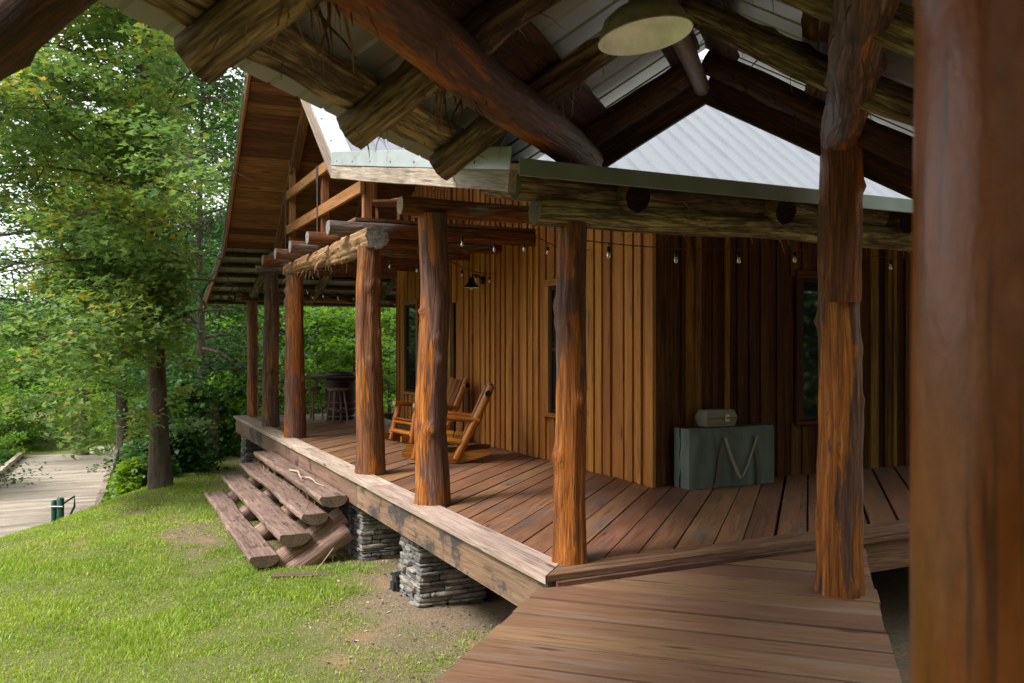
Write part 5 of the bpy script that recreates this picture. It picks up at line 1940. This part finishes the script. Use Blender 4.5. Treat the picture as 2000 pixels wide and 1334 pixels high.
# low sweeping boughs of the big tree, towards the bridge
mbase = gb(314, 15.2)
extra = []
rr = random.Random(5)
for (px, py, dp) in [(60, 850, 13.4), (110, 865, 13.3), (150, 830, 13.5), (185, 860, 13.2), (80, 800, 13.6), (40, 770, 13.8), (130, 780, 13.8), (200, 800, 13.8), (240, 760, 14), (90, 890, 13.2), (180, 890, 13.0),
                     (20, 720, 14), (100, 720, 14), (170, 720, 14.1), (250, 700, 14.2), (60, 660, 14.2), (140, 650, 14.3), (380, 700, 15), (420, 640, 15.3), (440, 560, 15.5), (400, 760, 15.2), (350, 780, 14.5),
                     (280, 830, 14.6), (230, 850, 14.2), (370, 830, 15), (430, 720, 15.6), (455, 650, 15.8), (5, 640, 14.3), (210, 640, 14.3)]:
    q = at(px, dp)
    q.z = 1.5 + dp * (672 - py) / 1677
    for _ in range(3):
        extra.append((q + V((rr.uniform(-.3, .3), rr.uniform(-.3, .3), rr.uniform(-.16, .16))), rr.uniform(.2, .4)))
tree('shade_tree', 'tall leafy tree with a straight furrowed trunk at the edge of the lawn', mbase, 15.5, .17, 4.4, .2, M['leaf_main'], n_limb=120, clumps=16, lpc=78, size=.122, wild=1.0, avoid=True, limbf=.2,
     seed=3, lean=(-.9, .3), lobed=True, clump_r=.5, droop=.26, flat=.5, extra=extra, light=.7, top_pow=1.0)
# trees behind; every one stands on its own spot
spec = [
    ('slim tree with a thin trunk right behind the big shade tree', 392, 20, 11, .13, 2.6, .2, 'leaf_dark', 30, .42, 'bark'),
    ('dark tree crowding in from the left edge above the bridge', -220, 25, 7.5, .16, 3.2, .12, 'leaf_dark', 34, .35, 'bark'),
    ('tall thin crowned tree at the left edge with sky showing through', -40, 21, 16, .18, 3.4, .45, 'leaf_dark', 30, .4, 'bark'),
    ('bushy green tree on the far bank left of the bridge end', 40, 46, 6.5, .18, 3.4, .08, 'leaf_bright', 34, .5, 'bark'),
    ('bright tree at the far end of the bridge', 185, 54, 7.5, .22, 4.2, .1, 'leaf_bright', 36, .55, 'bark'),
    ('tall tree beyond the bridge showing between the shade tree branches', 285, 60, 17, .3, 4.6, .2, 'leaf_main', 40, .5, 'bark'),
    ('green tree standing behind the creek right of the bridge', 300, 44, 13, .25, 4.4, .06, 'leaf_bright', 42, .5, 'bark'),
    ('tall tree showing just left of the cabin gable', 450, 36, 17, .26, 4.6, .08, 'leaf_main', 48, .5, 'bark'),
    ('full green tree seen between the far porch posts', 560, 34, 9, .22, 4.2, .05, 'leaf_bright', 44, .55, 'bark'),
    ('light green tree seen behind the barrel table', 660, 31, 8.5, .2, 3.9, .03, 'leaf_bright', 44, .62, 'bark'),
    ('green tree seen beside the far corner of the siding wall', 745, 33, 8.5, .2, 4.0, .03, 'leaf_bright', 44, .55, 'bark'),
    ('dark rounded tree far behind the porch posts', 610, 46, 12, .25, 5.2, .04, 'leaf_dark', 44, .5, 'bark'),
    ('dark rounded tree far behind the barrel table', 715, 47, 12, .25, 5.2, .04, 'leaf_dark', 44, .5, 'bark'),
    ('rounded tree half hidden behind the cabin gable end', 840, 46, 12, .25, 5.0, .04, 'leaf_dark', 40, .5, 'bark'),
    ('middling tree between the shade tree trunk and the porch corner', 430, 27, 8.0, .17, 3.0, .04, 'leaf_dark', 42, .5, 'bark'),
    ('broad bright tree between the shade tree and the bridge end', 165, 35, 15, .24, 4.4, .25, 'leaf_bright', 46, .6, 'bark'),
    ('leafy tree on the left bank well away from the bridge', -420, 34, 11, .22, 4.2, .1, 'leaf_bright', 40, .5, 'bark'),
    ('tall dark tree behind the shade tree crown', 240, 38, 18, .28, 4.6, .25, 'leaf_dark', 44, .45, 'bark'),
]
for i, (lab, px, dp, H, tr_, R, cb, lm, nl, lt, bk) in enumerate(spec):
    dfac = dp / 30
    tree('background_tree', lab, gb(px, dp), H, tr_, R, cb, M[lm], n_limb=nl, clumps=9, lpc=56, size=.13 * max(.9, dfac ** .8), seed=20 + i, clump_r=.6 + .012 * dp, droop=.12, flat=.5,
         group='trees behind the cabin and creek', light=lt, bark=bk)
# shrubs on the bank
shr = [
    ('dark shrub beside the trunk foot on the bank', 285, 18.6, 1.3, .6, 'leaf_dark', .5), ('lime green shrub left of the shade tree trunk', 272, 16.6, .75, .42, 'leaf_lime', .6),
    ('low lime green plant at the right kerb of the bridge', 250, 18.5, .9, .3, 'leaf_lime', .55), ('dark shrub under the far right kerb of the bridge', 285, 25, 2.2, 1.4, 'leaf_dark', .4),
    ('broad dark shrub right of the shade tree trunk', 370, 19, 1.9, 1.5, 'leaf_dark', .45), ('dark shrub left of the far stone pier', 432, 20.5, 2.3, 1.4, 'leaf_dark', .4),
    ('pale tipped shrub close to the porch corner', 452, 19.5, 2.0, .8, 'leaf_bright', .7), ('low dark shrub at the crest right of the trunk', 345, 17.2, 1.0, .9, 'leaf_dark', .45),
    ('large shrub on the left bank above the bridge kerb', -130, 27, 4.2, 2.4, 'leaf_dark', .5), ('rounded shrub left of the bridge middle', -70, 33, 3.6, 2.0, 'leaf_bright', .45),
    ('bright shrub at the far left end of the bridge', 20, 43, 3.0, 2.0, 'leaf_lime', .4), ('bright shrub at the far right end of the bridge', 262, 41, 2.6, 1.6, 'leaf_lime', .35),
    ('shrub on the creek bank right of the bridge', 300, 28, 3.6, 2.2, 'leaf_dark', .5), ('tall shrub behind the far porch corner', 470, 26, 4.0, 2.4, 'leaf_dark', .5),
    ('leafy shrub behind the farthest porch post', 540, 25, 3.6, 2.3, 'leaf_bright', .5), ('leafy shrub behind the stools', 620, 24.5, 3.8, 2.3, 'leaf_bright', .55),
    ('leafy shrub behind the barrel', 690, 25, 4.0, 2.4, 'leaf_bright', .5), ('leafy shrub by the far wall corner', 760, 25, 4.2, 2.4, 'leaf_bright', .5),
]
for i, (lab, px, dp, H, R, lm, lt) in enumerate(shr):
    tree('shrub', lab, gb(px, dp), H, .03 + .008 * H, R, .04, M[lm], n_limb=18, clumps=6, lpc=42, size=.075 + .0022 * dp, seed=60 + i, clump_r=.22 + .1 * R, droop=.05, flat=.6,
         group='shrubs on the bank and behind the porch', light=lt, cat='shrub')
# vine covered snag
sp_ = gb(415, 18.6)
t = thing('tree_snag', 'broken dead trunk wrapped in vines on the bank', 'snag', sp_)
mb = MB()
mb.log(sp_ + V((0, 0, -.2)), sp_ + V((.05, 0, 1.15)), .14, .11, 'oldwood', 'end', n=18, ring=.08, flute=.2, knots=4, seed=501)
mb.log(sp_ + V((-.3, .1, -.2)), sp_ + V((-.22, .1, .75)), .1, .08, 'oldwood', 'end', n=16, ring=.08, flute=.2, knots=3, seed=502)
mb.shreds_on(sp_, sp_ + V((0, 0, 1.1)), .13, 60, (.05, .2), (.004, .015), 'fibre', below=False)
mb.build('trunk', t)
cen = np.array(sp_) + RNG.normal(0, 1, (900, 3)) * np.array([.22, .22, .3]) + np.array([-.1, 0, .35])
P, q, rn = leaves(cen, .09, .6, False, .5, .2)
raw_mesh('vine', P, q, None, rn, M['leaf_dark'], t, tuple(sp_))

# far wood closing the view, one mass
cen = []
for a in np.linspace(-80, 58, 150):
    for _ in range(4):
        dp = random.uniform(72, 120)
        dirv = FWD * math.cos(math.radians(a)) + RGT * math.sin(math.radians(a))
        p = dirv * dp
        hgt = random.uniform(5, 9) + (3 if a > -25 else -1)
        zg = float(ground_z(p.x, p.y))
        for _ in range(24):
            cen.append((p.x + random.gauss(0, 2.2), p.y + random.gauss(0, 2.2), zg + random.uniform(.2, 1) * hgt))
cen = np.array(cen)
k = np.repeat(np.arange(len(cen)), 14)
pts = cen[k] + RNG.normal(0, .75, (len(k), 3))
P, q, rn = leaves(pts, .6, .6, False, .5, .22)
fw = raw_mesh('far_wood', P, q, None, rn, M['leaf_far'])
tag(fw, 'distant hazy green woodland beyond the creek', 'woodland', kind='stuff')
cen = []
for a in np.linspace(58, 265, 74):
    for _ in range(4):
        dp = random.uniform(14, 30)
        dirv = FWD * math.cos(math.radians(a)) + RGT * math.sin(math.radians(a))
        p = dirv * dp
        hgt = random.uniform(9, 15)
        zg = float(ground_z(p.x, p.y))
        for _ in range(34):
            cen.append((p.x + random.gauss(0, 1.6), p.y + random.gauss(0, 1.6), zg + random.uniform(.02, 1) * hgt))
cen = np.array(cen)
k = np.repeat(np.arange(len(cen)), 9)
pts = cen[k] + RNG.normal(0, .6, (len(k), 3))
P, q, rn = leaves(pts, .42, .6, False, .5, .22)
bw = raw_mesh('woodland', P, q, None, rn, M['leaf_dark'])
tag(bw, 'green wood across the yard, mirrored in the cabin windows', 'woodland', kind='stuff')
# gravel track beyond the bridge
mb = MB()
e = c0 + bd * 15.2
pts = [e, e + bd * 6 + V((.6, 0, 0)), e + bd * 14 + V((2.2, 0, 0)), e + bd * 26 + V((5, 0, 0))]
vs, fs = [], []
for i, p in enumerate(pts):
    for sgn in (-1, 1):
        q = p + bs_ * sgn * 1.5
        vs.append(V((q.x, q.y, max(float(ground_z(q.x, q.y)), -3.2 if i < 1 else -99) + .03)))
fs = [(2 * i, 2 * i + 1, 2 * i + 3, 2 * i + 2) for i in range(len(pts) - 1)]
mb.add(vs, fs, 'gravel')
tk = mb.build('path')
tk['kind'] = 'structure'
